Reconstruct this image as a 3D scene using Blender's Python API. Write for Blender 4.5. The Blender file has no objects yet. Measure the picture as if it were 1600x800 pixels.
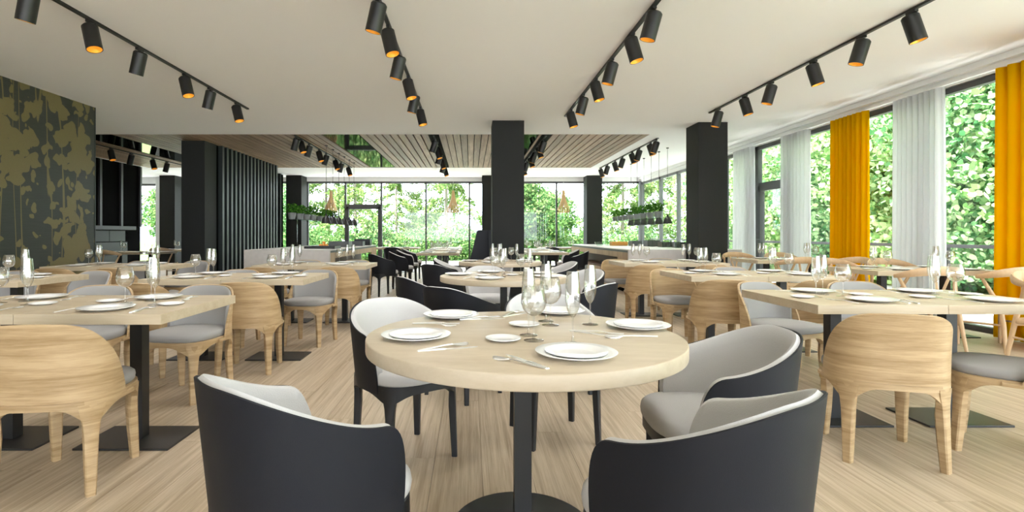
import bpy, bmesh, math, random
import numpy as np
from mathutils import Vector, Matrix
random.seed(7)
PI = math.pi
SC = bpy.context.scene
COL = SC.collection
# ------------------------------------------------------------------ camera, sky, sun, exposure
EYE = 1.13
CEIL = 3.14
cam_d = bpy.data.cameras.new('camera')
cam_d.sensor_fit = 'HORIZONTAL'; cam_d.sensor_width = 36.0
cam_d.lens = 36.0 * 820 / 1600
cam_d.shift_x = (800 - 735) / 1600; cam_d.shift_y = -(400 - 367) / 1600
cam_d.clip_start = 0.05; cam_d.clip_end = 400
cam = bpy.data.objects.new('camera', cam_d); COL.objects.link(cam)
cam.location = (0, 0, EYE); cam.rotation_euler = (PI / 2, 0, 0)
SC.camera = cam
w = bpy.data.worlds.new('sky'); SC.world = w; w.use_nodes = True
bg = w.node_tree.nodes['Background']
bg.inputs['Color'].default_value = (0.84, 0.92, 1.0, 1); bg.inputs['Strength'].default_value = 3.9
sun_d = bpy.data.lights.new('sun', 'SUN'); sun_d.energy = 14.0; sun_d.angle = math.radians(2)
sun_d.color = (1.0, 0.985, 0.96)
sun = bpy.data.objects.new('sun', sun_d); COL.objects.link(sun)
sun.rotation_euler = (math.radians(30), 0, math.radians(-40))   # shines from behind the camera's left
SC.view_settings.view_transform = 'Standard'; SC.view_settings.look = 'None'
SC.view_settings.gamma = 1; SC.view_settings.use_curve_mapping = False
SC.view_settings.exposure = 1.26
LAMP_W = 15.0                                    # each ceiling spotlight
SC.cycles.max_bounces = 10; SC.cycles.diffuse_bounces = 5; SC.cycles.transparent_max_bounces = 24
SC.cycles.glossy_bounces = 4

# ------------------------------------------------------------------ materials
def newmat(name):
    m = bpy.data.materials.new(name); m.use_nodes = True
    nt = m.node_tree; b = nt.nodes['Principled BSDF']
    return m, nt, b
def N(nt, t, **kw):
    n = nt.nodes.new(t)
    for k, v in kw.items(): setattr(n, k, v)
    return n
def plain(name, col, rough=0.5, metal=0.0, bump=0.0, bscale=200.0, spec=0.5, vary=0.0):
    m, nt, b = newmat(name)
    b.inputs['Base Color'].default_value = (*col, 1); b.inputs['Roughness'].default_value = rough
    b.inputs['Metallic'].default_value = metal; b.inputs['Specular IOR Level'].default_value = spec
    tc = N(nt, 'ShaderNodeTexCoord')
    no = N(nt, 'ShaderNodeTexNoise'); no.inputs['Scale'].default_value = bscale; no.inputs['Detail'].default_value = 3
    nt.links.new(tc.outputs['Object'], no.inputs['Vector'])
    if vary:
        mx = N(nt, 'ShaderNodeMix', data_type='RGBA')
        mx.inputs['A'].default_value = (*[c * (1 - vary) for c in col], 1); mx.inputs['B'].default_value = (*[min(1, c * (1 + vary)) for c in col], 1)
        nt.links.new(no.outputs['Fac'], mx.inputs['Factor']); nt.links.new(mx.outputs['Result'], b.inputs['Base Color'])
    if bump:
        bp = N(nt, 'ShaderNodeBump'); bp.inputs['Strength'].default_value = bump; bp.inputs['Distance'].default_value = 0.002
        nt.links.new(no.outputs['Fac'], bp.inputs['Height']); nt.links.new(bp.outputs['Normal'], b.inputs['Normal'])
    return m
def wood(name, light, dark, scale=(1.2, 14, 14), rough=0.45, contrast=0.5, jitter=0.12, seed_offset=True, fine=6.0, spec=0.4):
    """long noise streaks along the axis with the smallest scale, finer fibres on top, a tone of its own for each piece"""
    m, nt, b = newmat(name)
    b.inputs['Roughness'].default_value = rough; b.inputs['Specular IOR Level'].default_value = spec
    tc = N(nt, 'ShaderNodeTexCoord'); oi = N(nt, 'ShaderNodeObjectInfo')
    mp = N(nt, 'ShaderNodeMapping'); mp.inputs['Scale'].default_value = scale
    nt.links.new(tc.outputs['Object'], mp.inputs['Vector'])
    if seed_offset:
        mul = N(nt, 'ShaderNodeMath', operation='MULTIPLY'); mul.inputs[1].default_value = 37.0
        nt.links.new(oi.outputs['Random'], mul.inputs[0]); nt.links.new(mul.outputs[0], mp.inputs['Location'])
    n1 = N(nt, 'ShaderNodeTexNoise'); n1.inputs['Scale'].default_value = 1.0; n1.inputs['Detail'].default_value = 4; n1.inputs['Distortion'].default_value = 0.6
    n2 = N(nt, 'ShaderNodeTexNoise'); n2.inputs['Scale'].default_value = fine; n2.inputs['Detail'].default_value = 5; n2.inputs['Roughness'].default_value = 0.7
    nt.links.new(mp.outputs['Vector'], n1.inputs['Vector']); nt.links.new(mp.outputs['Vector'], n2.inputs['Vector'])
    ad = N(nt, 'ShaderNodeMix', data_type='FLOAT'); ad.inputs['Factor'].default_value = 0.42
    nt.links.new(n1.outputs['Fac'], ad.inputs['A']); nt.links.new(n2.outputs['Fac'], ad.inputs['B'])
    cr = N(nt, 'ShaderNodeValToRGB')
    cr.color_ramp.elements[0].position = 0.5 - 0.22 / max(contrast, 0.05) * 0.5; cr.color_ramp.elements[0].color = (*dark, 1)
    cr.color_ramp.elements[1].position = 0.5 + 0.16 / max(contrast, 0.05) * 0.5; cr.color_ramp.elements[1].color = (*light, 1)
    nt.links.new(ad.outputs['Result'], cr.inputs['Fac'])
    hs = N(nt, 'ShaderNodeHueSaturation')
    mr = N(nt, 'ShaderNodeMapRange'); mr.inputs['To Min'].default_value = 1 - jitter; mr.inputs['To Max'].default_value = 1 + jitter
    nt.links.new(oi.outputs['Random'], mr.inputs['Value']); nt.links.new(mr.outputs['Result'], hs.inputs['Value'])
    nt.links.new(cr.outputs['Color'], hs.inputs['Color']); nt.links.new(hs.outputs['Color'], b.inputs['Base Color'])
    bp = N(nt, 'ShaderNodeBump'); bp.inputs['Strength'].default_value = 0.08; bp.inputs['Distance'].default_value = 0.002
    nt.links.new(ad.outputs['Result'], bp.inputs['Height']); nt.links.new(bp.outputs['Normal'], b.inputs['Normal'])
    return m
def glassy(name, f0=0.04, tint=(1, 1, 1), rough=0.0, gain=1.0):
    """thin clear glass: mirror reflection by Schlick's curve (alike from both sides), the rest passes straight through"""
    m = bpy.data.materials.new(name); m.use_nodes = True; nt = m.node_tree; nt.nodes.clear()
    out = N(nt, 'ShaderNodeOutputMaterial'); mx = N(nt, 'ShaderNodeMixShader')
    lw = N(nt, 'ShaderNodeLayerWeight'); lw.inputs['Blend'].default_value = 0.5
    pw = N(nt, 'ShaderNodeMath', operation='POWER'); pw.inputs[1].default_value = 5.0 / gain
    ma = N(nt, 'ShaderNodeMath', operation='MULTIPLY_ADD', use_clamp=True); ma.inputs[1].default_value = 1 - f0; ma.inputs[2].default_value = f0
    tr = N(nt, 'ShaderNodeBsdfTransparent'); tr.inputs['Color'].default_value = (*tint, 1)
    gl = N(nt, 'ShaderNodeBsdfGlossy'); gl.inputs['Roughness'].default_value = rough
    nt.links.new(lw.outputs['Facing'], pw.inputs[0]); nt.links.new(pw.outputs[0], ma.inputs[0]); nt.links.new(ma.outputs[0], mx.inputs['Fac'])
    nt.links.new(tr.outputs[0], mx.inputs[1]); nt.links.new(gl.outputs[0], mx.inputs[2]); nt.links.new(mx.outputs[0], out.inputs['Surface'])
    return m
def leafmat(name, cols, trans=0.45):
    m = bpy.data.materials.new(name); m.use_nodes = True; nt = m.node_tree; nt.nodes.clear()
    out = N(nt, 'ShaderNodeOutputMaterial'); mx = N(nt, 'ShaderNodeMixShader'); mx.inputs['Fac'].default_value = trans
    ge = N(nt, 'ShaderNodeNewGeometry'); cr = N(nt, 'ShaderNodeValToRGB')
    e = cr.color_ramp.elements
    e[0].color = (*cols[0], 1); e[1].color = (*cols[-1], 1)
    for i, c in enumerate(cols[1:-1]):
        x = e.new((i + 1) / (len(cols) - 1)); x.color = (*c, 1)
    d = N(nt, 'ShaderNodeBsdfDiffuse'); t = N(nt, 'ShaderNodeBsdfTranslucent')
    nt.links.new(ge.outputs['Random Per Island'], cr.inputs['Fac'])
    nt.links.new(cr.outputs['Color'], d.inputs['Color']); nt.links.new(cr.outputs['Color'], t.inputs['Color'])
    nt.links.new(d.outputs[0], mx.inputs[1]); nt.links.new(t.outputs[0], mx.inputs[2]); nt.links.new(mx.outputs[0], out.inputs['Surface'])
    return m
def cloth(name, col, trans=0.3):
    m = bpy.data.materials.new(name); m.use_nodes = True; nt = m.node_tree; nt.nodes.clear()
    out = N(nt, 'ShaderNodeOutputMaterial'); mx = N(nt, 'ShaderNodeMixShader'); mx.inputs['Fac'].default_value = trans
    tc = N(nt, 'ShaderNodeTexCoord'); no = N(nt, 'ShaderNodeTexNoise'); no.inputs['Scale'].default_value = 220
    hs = N(nt, 'ShaderNodeMix', data_type='RGBA'); hs.inputs['A'].default_value = (*[c * 0.93 for c in col], 1); hs.inputs['B'].default_value = (*col, 1)
    nt.links.new(tc.outputs['Object'], no.inputs['Vector']); nt.links.new(no.outputs['Fac'], hs.inputs['Factor'])
    d = N(nt, 'ShaderNodeBsdfDiffuse'); t = N(nt, 'ShaderNodeBsdfTranslucent')
    nt.links.new(hs.outputs['Result'], d.inputs['Color']); nt.links.new(hs.outputs['Result'], t.inputs['Color'])
    nt.links.new(d.outputs[0], mx.inputs[1]); nt.links.new(t.outputs[0], mx.inputs[2]); nt.links.new(mx.outputs[0], out.inputs['Surface'])
    return m
def wallpaper():
    m, nt, b = newmat('floral_wallpaper')
    b.inputs['Roughness'].default_value = 0.42
    tc = N(nt, 'ShaderNodeTexCoord')
    def noise(scale, vec, detail=2, dist=0.0, sc=(1, 1, 1)):
        mp = N(nt, 'ShaderNodeMapping'); mp.inputs['Scale'].default_value = sc
        nt.links.new(vec, mp.inputs['Vector'])
        n = N(nt, 'ShaderNodeTexNoise'); n.inputs['Scale'].default_value = scale; n.inputs['Detail'].default_value = detail; n.inputs['Distortion'].default_value = dist
        nt.links.new(mp.outputs['Vector'], n.inputs['Vector']); return n.outputs['Fac']
    def step(v, lo, hi):
        r = N(nt, 'ShaderNodeMapRange'); r.inputs['From Min'].default_value = lo; r.inputs['From Max'].default_value = hi
        nt.links.new(v, r.inputs['Value']); return r.outputs['Result']
    def mth(op, a, c):
        n = N(nt, 'ShaderNodeMath', operation=op, use_clamp=False)
        for i, v in enumerate((a, c)):
            if isinstance(v, (int, float)): n.inputs[i].default_value = v
            else: nt.links.new(v, n.inputs[i])
        return n.outputs[0]
    P = tc.outputs['Object']
    # petals: warped rounded cells kept where a slower noise says a spray of blossom hangs
    warp = N(nt, 'ShaderNodeTexNoise'); warp.inputs['Scale'].default_value = 3.2; warp.inputs['Detail'].default_value = 2
    nt.links.new(P, warp.inputs['Vector'])
    vm = N(nt, 'ShaderNodeVectorMath', operation='MULTIPLY_ADD'); vm.inputs[1].default_value = (0.45, 0.45, 0.45)
    nt.links.new(warp.outputs['Color'], vm.inputs[0]); nt.links.new(P, vm.inputs[2])
    vo = N(nt, 'ShaderNodeTexVoronoi'); vo.inputs['Scale'].default_value = 4.6
    nt.links.new(vm.outputs['Vector'], vo.inputs['Vector'])
    mass = noise(1.25, P, 3, 0.5, (1, 1, 0.75))
    lvl = mth('SUBTRACT', mth('MULTIPLY', mass, 1.35), mth('MULTIPLY', vo.outputs['Distance'], 0.52))
    petals = step(lvl, 0.355, 0.368)
    # thin hanging stems: iso-lines of a noise stretched along z
    st = noise(1.0, P, 1, 0.2, (1, 3.1, 0.16))
    stem = step(mth('ABSOLUTE', mth('SUBTRACT', st, 0.5), 0), 0.010, 0.0075)
    fac = mth('MAXIMUM', petals, stem)
    spk = noise(420, P, 1)
    gold = N(nt, 'ShaderNodeMix', data_type='RGBA'); gold.inputs['A'].default_value = (0.085, 0.066, 0.020, 1); gold.inputs['B'].default_value = (0.23, 0.185, 0.070, 1)
    nt.links.new(spk, gold.inputs['Factor'])
    thr = noise(9, P, 3, 0, (1, 0.6, 16))
    dk = N(nt, 'ShaderNodeMix', data_type='RGBA'); dk.inputs['A'].default_value = (0.013, 0.016, 0.013, 1); dk.inputs['B'].default_value = (0.038, 0.042, 0.036, 1)
    nt.links.new(thr, dk.inputs['Factor'])
    mx = N(nt, 'ShaderNodeMix', data_type='RGBA')
    nt.links.new(fac, mx.inputs['Factor']); nt.links.new(dk.outputs['Result'], mx.inputs['A']); nt.links.new(gold.outputs['Result'], mx.inputs['B'])
    nt.links.new(mx.outputs['Result'], b.inputs['Base Color'])
    return m
M = {}
M['ceiling'] = plain('white_ceiling_paint', (0.88, 0.88, 0.88), 0.9, spec=0.2)
M['wall_white'] = plain('white_wall_paint', (0.86, 0.86, 0.86), 0.85, spec=0.2)
M['wallpaper'] = wallpaper()
M['plank'] = wood('pale_oak_floor', (0.55, 0.452, 0.335), (0.345, 0.262, 0.172), (34, 0.9, 34), 0.42, 0.82, 0.03, fine=4)
M['subfloor'] = plain('subfloor', (0.30, 0.21, 0.13), 0.8)
M['oak'] = wood('pale_oak_table', (0.58, 0.49, 0.355), (0.45, 0.35, 0.225), (1.0, 13, 13), 0.40, 0.5, 0.03)
M['oak_round'] = wood('pale_oak_round_table', (0.57, 0.485, 0.365), (0.435, 0.35, 0.24), (2.2, 7, 7), 0.38, 0.5, 0.03, fine=4)
M['chair_wood'] = wood('oiled_oak_chair', (0.52, 0.375, 0.215), (0.32, 0.208, 0.098), (2.0, 2.0, 30), 0.40, 0.8, 0.04, fine=4)
M['wish_wood'] = wood('pale_oak_frame', (0.66, 0.47, 0.29), (0.50, 0.33, 0.18), (14, 3, 3), 0.45, 0.5, 0.05)
M['slat'] = wood('brown_ceiling_slat', (0.33, 0.225, 0.145), (0.145, 0.088, 0.050), (14, 0.8, 14), 0.6, 0.6, 0.22)
M['counter_wood'] = wood('counter_oak', (0.52, 0.36, 0.21), (0.37, 0.235, 0.125), (9, 9, 1.0), 0.5, 0.5, 0.10)
M['pendant_wood'] = plain('bent_ply', (0.62, 0.40, 0.19), 0.5, bump=0.1, bscale=40)
M['black'] = plain('matt_black_steel', (0.012, 0.012, 0.012), 0.45, bump=0.05)
M['black_base'] = plain('black_base_plate', (0.022, 0.021, 0.020), 0.38, bump=0.1, bscale=300)
M['column'] = plain('charcoal_textured_plaster', (0.0195, 0.0205, 0.020), 0.7, spec=0.25, bump=0.6, bscale=90, vary=0.15)
M['dark_panel'] = plain('black_green_panel', (0.020, 0.026, 0.026), 0.42, bump=0.1)
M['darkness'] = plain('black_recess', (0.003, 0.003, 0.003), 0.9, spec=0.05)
M['mirror'] = plain('black_gloss_panel', (0.003, 0.004, 0.003), 0.04, spec=0.22)
M['frame'] = plain('anthracite_frame', (0.060, 0.060, 0.064), 0.4, bump=0.05)
M['frame_lit'] = plain('lit_frame', (0.17, 0.175, 0.19), 0.4)  # lighter copy of the frame colour, with the daylight on it painted in
M['shell'] = plain('navy_black_leather', (0.0120, 0.0132, 0.0182), 0.55, bump=0.12, bscale=350, spec=0.25)
M['chair_leg_black'] = plain('black_lacquer_leg', (0.010, 0.011, 0.014), 0.4)
M['fabric'] = plain('light_grey_fabric', (0.56, 0.555, 0.555), 0.9, bump=0.5, bscale=420, spec=0.15, vary=0.05)
M['seat_grey'] = plain('mid_grey_fabric', (0.335, 0.328, 0.322), 0.95, bump=0.5, bscale=420, spec=0.1, vary=0.06)
M['porcelain'] = plain('white_porcelain', (0.86, 0.86, 0.86), 0.18)
M['steel'] = plain('polished_cutlery', (0.93, 0.92, 0.90), 0.32, metal=0.9)
M['glass'] = glassy('drinking_glass', 0.17, (0.985, 0.985, 0.975), gain=1.5)
M['glass_foot'] = glassy('glass_stem', 0.05, (0.99, 0.99, 0.985), gain=1.2)
M['pane'] = glassy('window_glass', 0.025, (0.99, 0.997, 0.993))
M['shelf_glass'] = glassy('shelf_glass', 0.06, (0.88, 0.96, 0.90))
M['gold'] = plain('gold_reflector', (0.95, 0.52, 0.06), 0.35, metal=0.25)
def glow(name, col, st):
    m = bpy.data.materials.new(name); m.use_nodes = True; b = m.node_tree.nodes['Principled BSDF']
    b.inputs['Emission Color'].default_value = (*col, 1); b.inputs['Emission Strength'].default_value = st; return m
M['lamp_glow'] = glow('lamp_glow', (1.0, 0.9, 0.7), 4.0)
M['curtain_white'] = cloth('white_curtain', (0.95, 0.95, 0.965), 0.70)
M['curtain_orange'] = cloth('mustard_curtain', (0.92, 0.58, 0.002), 0.52)
M['stone'] = plain('pale_concrete', (0.62, 0.585, 0.565), 0.7, bump=0.2, bscale=14, vary=0.10)
M['stone_dark'] = plain('dark_worktop_edge', (0.055, 0.065, 0.062), 0.4)
M['worktop'] = plain('pale_worktop', (0.70, 0.67, 0.65), 0.35, vary=0.04)
M['recess'] = plain('brown_recess', (0.135, 0.070, 0.036), 0.6)
M['tray'] = plain('black_tray', (0.02, 0.022, 0.024), 0.3)
M['greybox'] = plain('slate_box', (0.09, 0.095, 0.10), 0.4)
M['food'] = plain('orange_fruit', (0.75, 0.30, 0.06), 0.5, bump=0.4, bscale=60, vary=0.3)
M['cup'] = plain('slate_cup', (0.06, 0.065, 0.07), 0.4)
M['pot'] = plain('zinc_pot', (0.16, 0.17, 0.17), 0.5, bump=0.2, bscale=50, vary=0.15)
M['herb'] = leafmat('herb_leaf', [(0.02, 0.07, 0.012), (0.05, 0.15, 0.02), (0.09, 0.22, 0.03)], 0.3)
M['leaf_a'] = leafmat('bright_leaf', [(0.08, 0.22, 0.05), (0.28, 0.46, 0.16), (0.54, 0.67, 0.34), (0.74, 0.80, 0.54)], 0.45)
M['leaf_b'] = leafmat('mid_leaf', [(0.05, 0.18, 0.065), (0.17, 0.36, 0.15), (0.36, 0.54, 0.26), (0.60, 0.71, 0.44)], 0.42)
M['leaf_c'] = leafmat('pale_needle', [(0.055, 0.12, 0.035), (0.12, 0.21, 0.06), (0.21, 0.29, 0.10), (0.38, 0.42, 0.18)], 0.45)
M['leaf_d'] = leafmat('shrub_leaf', [(0.03, 0.085, 0.03), (0.07, 0.16, 0.05), (0.14, 0.24, 0.08), (0.28, 0.36, 0.15)], 0.4)
M['bark'] = plain('bark', (0.20, 0.17, 0.14), 0.9, bump=0.6, bscale=14, vary=0.3)
M['lawn'] = plain('lawn', (0.20, 0.32, 0.09), 0.9, bump=0.4, bscale=20, vary=0.3)
M['terrace'] = plain('pale_terrace', (0.62, 0.61, 0.60), 0.8, vary=0.06, bscale=8)
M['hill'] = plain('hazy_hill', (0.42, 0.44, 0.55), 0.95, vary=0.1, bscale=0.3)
M['bulb'] = plain('milk_bulb', (0.80, 0.80, 0.76), 0.3)

M['mirror'].node_tree.nodes['Principled BSDF'].inputs['IOR'].default_value = 1.18
# ------------------------------------------------------------------ mesh building
class MB:
    def __init__(s): s.v = []; s.f = []
    def add(s, v, f):
        k = len(s.v); s.v += [tuple(p) for p in v]; s.f += [tuple(i + k for i in q) for q in f]; return s
    def box(s, x0, x1, y0, y1, z0, z1):
        v = [(x0, y0, z0), (x1, y0, z0), (x1, y1, z0), (x0, y1, z0), (x0, y0, z1), (x1, y0, z1), (x1, y1, z1), (x0, y1, z1)]
        return s.add(v, [(0, 3, 2, 1), (4, 5, 6, 7), (0, 1, 5, 4), (1, 2, 6, 5), (2, 3, 7, 6), (3, 0, 4, 7)])
    def loft(s, loops, cap=True, closed=True):
        n = len(loops[0]); v = [p for l in loops for p in l]; f = []
        for i in range(len(loops) - 1):
            for j in range(n if closed else n - 1):
                a, b = i * n + j, i * n + (j + 1) % n
                f.append((a, b, b + n, a + n))
        if cap: f.append(tuple(range(n))[::-1]); f.append(tuple((len(loops) - 1) * n + j for j in range(n)))
        return s.add(v, f)
    def lathe(s, prof, n=24, c=(0, 0, 0), cap=True):
        return s.loft([[(c[0] + r * math.cos(2 * PI * j / n), c[1] + r * math.sin(2 * PI * j / n), c[2] + z) for j in range(n)] for r, z in prof], cap)
    def tube(s, pts, rad, n=8, flat=None):
        pts = [Vector(p) for p in pts]; loops = []
        if not isinstance(rad, (list, tuple)): rad = [rad] * len(pts)
        for i, p in enumerate(pts):
            t = (pts[min(i + 1, len(pts) - 1)] - pts[max(i - 1, 0)]).normalized()
            up = Vector((0, 0, 1)) if abs(t.z) < 0.9 else Vector((0, 1, 0))
            a = t.cross(up).normalized(); b = a.cross(t).normalized()
            fa, fb = flat or (1, 1)
            loops.append([p + a * (rad[i] * fa * math.cos(2 * PI * j / n)) + b * (rad[i] * fb * math.sin(2 * PI * j / n)) for j in range(n)])
        return s.loft(loops)
    def mesh(s, name, mat, smooth=False, angle=40, bevel=0.0):
        me = bpy.data.meshes.new(name); me.from_pydata(s.v, [], s.f)
        bm = bmesh.new(); bm.from_mesh(me)
        bmesh.ops.recalc_face_normals(bm, faces=bm.faces)
        if bevel: bmesh.ops.bevel(bm, geom=bm.edges, offset=bevel, segments=2, affect='EDGES', profile=0.5)
        bm.to_mesh(me); bm.free()
        if smooth:
            me.polygons.foreach_set('use_smooth', [True] * len(me.polygons))
            me.set_sharp_from_angle(angle=math.radians(angle))
        me.materials.append(M[mat]); return me
def link(name, me, parent=None, loc=None, rot=None):
    o = bpy.data.objects.new(name, me); COL.objects.link(o)
    if parent is not None: o.parent = parent
    if loc is not None: o.location = loc
    if rot is not None: o.rotation_euler = rot
    return o
def obj(name, mb, mat, parent=None, loc=None, rot=None, **kw): return link(name, mb.mesh(name, mat, **kw), parent, loc, rot)
def tag(o, label, cat, group=None):
    o['label'] = label; o['category'] = cat
    if group: o['group'] = group
    return o
def thing(name, label, cat, loc=(0, 0, 0), rz=0.0, group=None):
    o = bpy.data.objects.new(name, None); COL.objects.link(o); o.location = loc; o.rotation_euler = (0, 0, rz)
    o.empty_display_size = 0.1
    return tag(o, label, cat, group)
def struct(o): o['kind'] = 'structure'; return o
def stuff(o): o['kind'] = 'stuff'; return o
KIDS = {}
def family(root):
    """the thing and its parts as they stand, remembered for copying"""
    KIDS[root.name] = [(c, [g for g in c.children]) for c in root.children]; return root
def dup(root, loc, rz=None, label=None, group=None):
    r = root.copy(); COL.objects.link(r); r.location = loc
    if rz is not None: r.rotation_euler = (root.rotation_euler[0], root.rotation_euler[1], rz)
    if label: r['label'] = label
    if group: r['group'] = group
    for c, gs in KIDS.get(root.name, []):
        d = c.copy(); COL.objects.link(d); d.parent = r
        for g in gs:
            e = g.copy(); COL.objects.link(e); e.parent = d
    return r
class Kind:
    """first call places the prototype, later calls copy it"""
    def __init__(s, root): s.root = family(root) if root.type == 'EMPTY' else root; s.used = False
    def put(s, loc, rz, label, group=None):
        if not s.used:
            s.used = True; o = s.root; o.location = loc; o.rotation_euler = (o.rotation_euler[0], o.rotation_euler[1], rz); o['label'] = label
            if group: o['group'] = group
            return o
        return dup(s.root, loc, rz, label, group)
ORD = ['first', 'second', 'third', 'fourth', 'fifth', 'sixth', 'seventh', 'eighth', 'ninth', 'tenth']

# ------------------------------------------------------------------ room shell
XW, YB, XL, YN = 5.95, 18.35, -12.4, -10.5          # right glazing plane, back glazing plane, far left wall, near end
Y0W, Y1W, X0W, X1W = 10.5, 15.7, -9.65, 3.6        # timber ceiling field
floor = struct(obj('floor', MB().box(XL, XW + 0.2, YN, YB + 0.2, -0.12, -0.012), 'subfloor'))
PW, PL = 0.235, 2.4
plank_me = MB().box(-PW / 2 + 0.0008, PW / 2 - 0.0008, -PL / 2 + 0.0008, PL / 2 - 0.0008, -0.012, 0).mesh('plank', 'plank')
cells = []
ncol = int((XW + 0.2 - XL) / PW)
for i in range(ncol):
    x = XL + PW * (i + 0.5); off = (i * 0.618 % 1) * PL
    y = YN + PL / 2 - off
    while y - PL / 2 < YB:
        cells.append((x, y)); y += PL
def seen(x, y):
    d = max(y + PL / 2, 0.5)
    return y + PL / 2 > 1.9 and -0.90 * d - 0.2 < x < 1.06 * d + 0.2 and x > -6
cells.sort(key=lambda c: (not seen(*c), math.hypot(c[0], c[1])))
rest = MB()
for k, (x, y) in enumerate(cells):
    if k < 290 and seen(x, y): link('plank', plank_me, floor, (x, y, 0))
    else:
        y0, y1 = max(y - PL / 2, YN), min(y + PL / 2, YB + 0.2)
        if y1 > y0: rest.box(x - PW / 2 + 0.0008, x + PW / 2 - 0.0008, y0 + 0.0008, y1 - 0.0008, -0.012, 0)
stuff(obj('far_planks', rest, 'plank', floor))
c = MB()
c.box(-6.2, XW + 0.2, YN, Y0W, CEIL, CEIL + 0.25).box(XL, -6.2, 7.6, Y0W, CEIL, CEIL + 0.25)
c.box(X1W, XW + 0.2, Y0W, YB + 0.2, CEIL, CEIL + 0.25).box(XL, X1W, Y1W, YB + 0.2, CEIL, CEIL + 0.25).box(XL, X0W, Y0W, Y1W, CEIL, CEIL + 0.25)
struct(obj('ceiling', c, 'ceiling'))
tc_ = struct(obj('ceiling.001', MB().box(X0W, X1W, Y0W, Y1W, CEIL + 0.06, CEIL + 0.25), 'darkness'))
slat_me = MB().box(-0.064, 0.064, Y0W, Y1W, CEIL, CEIL + 0.03).mesh('slat', 'slat')
for a, b in ((-9.64, -8.02), (-7.2, -2.98), (-2.24, -0.84), (-0.64, 0.66), (1.64, 3.60)):
    n = round((b - a) / 0.15); p = (b - a) / n
    for i in range(n): link('slat', slat_me, tc_, (a + p * (i + 0.5), 0, 0))
for a, b in ((-8.0, -7.22), (-2.96, -2.26), (0.68, 1.38)):
    for y0, y1 in ((Y0W, 13.1), (13.1, Y1W)):
        obj('mirror_panel', MB().box(a, b, y0 + 0.004, y1 - 0.004, CEIL + 0.01, CEIL + 0.04), 'mirror', tc_)
for a, b in ((-0.838, -0.642), (1.432, 1.638)): obj('track_board', MB().box(a, b, Y0W, Y1W, CEIL, CEIL + 0.03), 'darkness', tc_)
link('edge_strip', MB().box(1.385, 1.43, Y0W, Y1W, CEIL - 0.005, CEIL + 0.04).mesh('edge_strip', 'slat'), tc_)
# left wall with wallpaper, its return behind, far left wall
struct(obj('wall_left', MB().box(-6.05, -5.93, YN, 8.28, 0, CEIL), 'wallpaper'))
struct(obj('trim_1', MB().box(-6.05, -5.925, 8.28, 8.30, 0, CEIL), 'dark_panel'))
struct(obj('wall_partition', MB().box(XL, -6.06, 7.55, 7.75, 0, CEIL), 'wall_white'))
struct(obj('wall_far_left', MB().box(XL - 0.15, XL, 7.55, YB + 0.2, 0, CEIL), 'wall_white'))
# right and back wall strips above the glazing
struct(obj('wall_right', MB().box(XW, XW + 0.2, YN, YB + 0.2, 2.97, CEIL), 'wall_white'))
struct(obj('trim_2', MB().box(XW - 0.07, XW, YN, YB, CEIL - 0.07, CEIL), 'wall_white'))
struct(obj('wall_back', MB().box(-10.9, XW, YB, YB + 0.2, 3.0, CEIL).box(XL, -10.9, YB, YB + 0.2, 2.93, CEIL).box(-10.95, -10.55, YB - 0.1, YB + 0.2, 0, CEIL), 'wall_white'))
WN = [0]; DN = [0]
def bay(axis, a, b, fixed, head, kind='window', mat='frame', t=0.055, dep=0.09):
    """one glazed bay: a frame with its pane, door bays also a transom, a leaf and a handle"""
    def bx(mb, u0, u1, z0, z1, d0=0.0, d1=None):
        d1 = dep if d1 is None else d1
        if axis == 'y': mb.box(fixed + d0, fixed + d1, u0, u1, z0, z1)
        else: mb.box(u0, u1, fixed + d0, fixed + d1, z0, z1)
        return mb
    if kind == 'window': WN[0] += 1; nm = 'window_%d' % WN[0]
    else: DN[0] += 1; nm = 'door_%d' % DN[0]
    f = MB()
    bx(f, a, a + t / 2, 0, head); bx(f, b - t / 2, b, 0, head); bx(f, a, b, head - 0.07, head); bx(f, a, b, 0, 0.06)
    r = struct(obj(nm, f, mat))
    if kind == 'window':
        obj('pane', bx(MB(), a + t / 2, b - t / 2, 0.06, head - 0.07, 0.04, 0.05), 'pane', r)
    else:
        obj('transom', bx(MB(), a + t / 2, b - t / 2, 2.12, 2.20), mat, r)
        obj('pane', bx(MB(), a + t / 2, b - t / 2, 2.20, head - 0.07, 0.04, 0.05), 'pane', r)
        lf = MB(); i0, i1 = a + t / 2, b - t / 2
        bx(lf, i0, i0 + 0.09, 0.06, 2.12, -0.01); bx(lf, i1 - 0.09, i1, 0.06, 2.12, -0.01); bx(lf, i0, i1, 2.03, 2.12, -0.01); bx(lf, i0, i1, 0.06, 0.16, -0.01)
        L = obj('door_leaf', lf, mat, r)
        obj('pane', bx(MB(), i0 + 0.09, i1 - 0.09, 0.16, 2.03, 0.03, 0.04), 'pane', L)
        u = i1 - 0.05 if axis == 'y' else i0 + 0.05
        h = MB()
        if axis == 'y': h.tube([(fixed - 0.01, u, 1.04), (fixed - 0.07, u, 1.04), (fixed - 0.07, u - 0.13, 1.04)], 0.010)
        else: h.tube([(u, fixed - 0.01, 1.04), (u, fixed - 0.07, 1.04), (u + 0.13, fixed - 0.07, 1.04)], 0.010)
        obj('handle', h, 'frame', L, smooth=True)
    return r
ys = [18.33, 16.55]
while ys[-1] - 1.4 > YN: ys.append(ys[-1] - 1.4)
for i in range(len(ys) - 1):
    bay('y', ys[i + 1], ys[i], XW + 0.02, 2.96, 'door' if abs(ys[i] - 10.95) < 0.01 else 'window', 'frame_lit' if ys[i] > 14 else 'frame', 0.11)
xs = [XW - 0.02, 4.54, 3.02, 1.5, -0.03, -1.555, -3.12, -4.375, -5.70, -7.1, -8.5, -9.8, -10.55]
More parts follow.
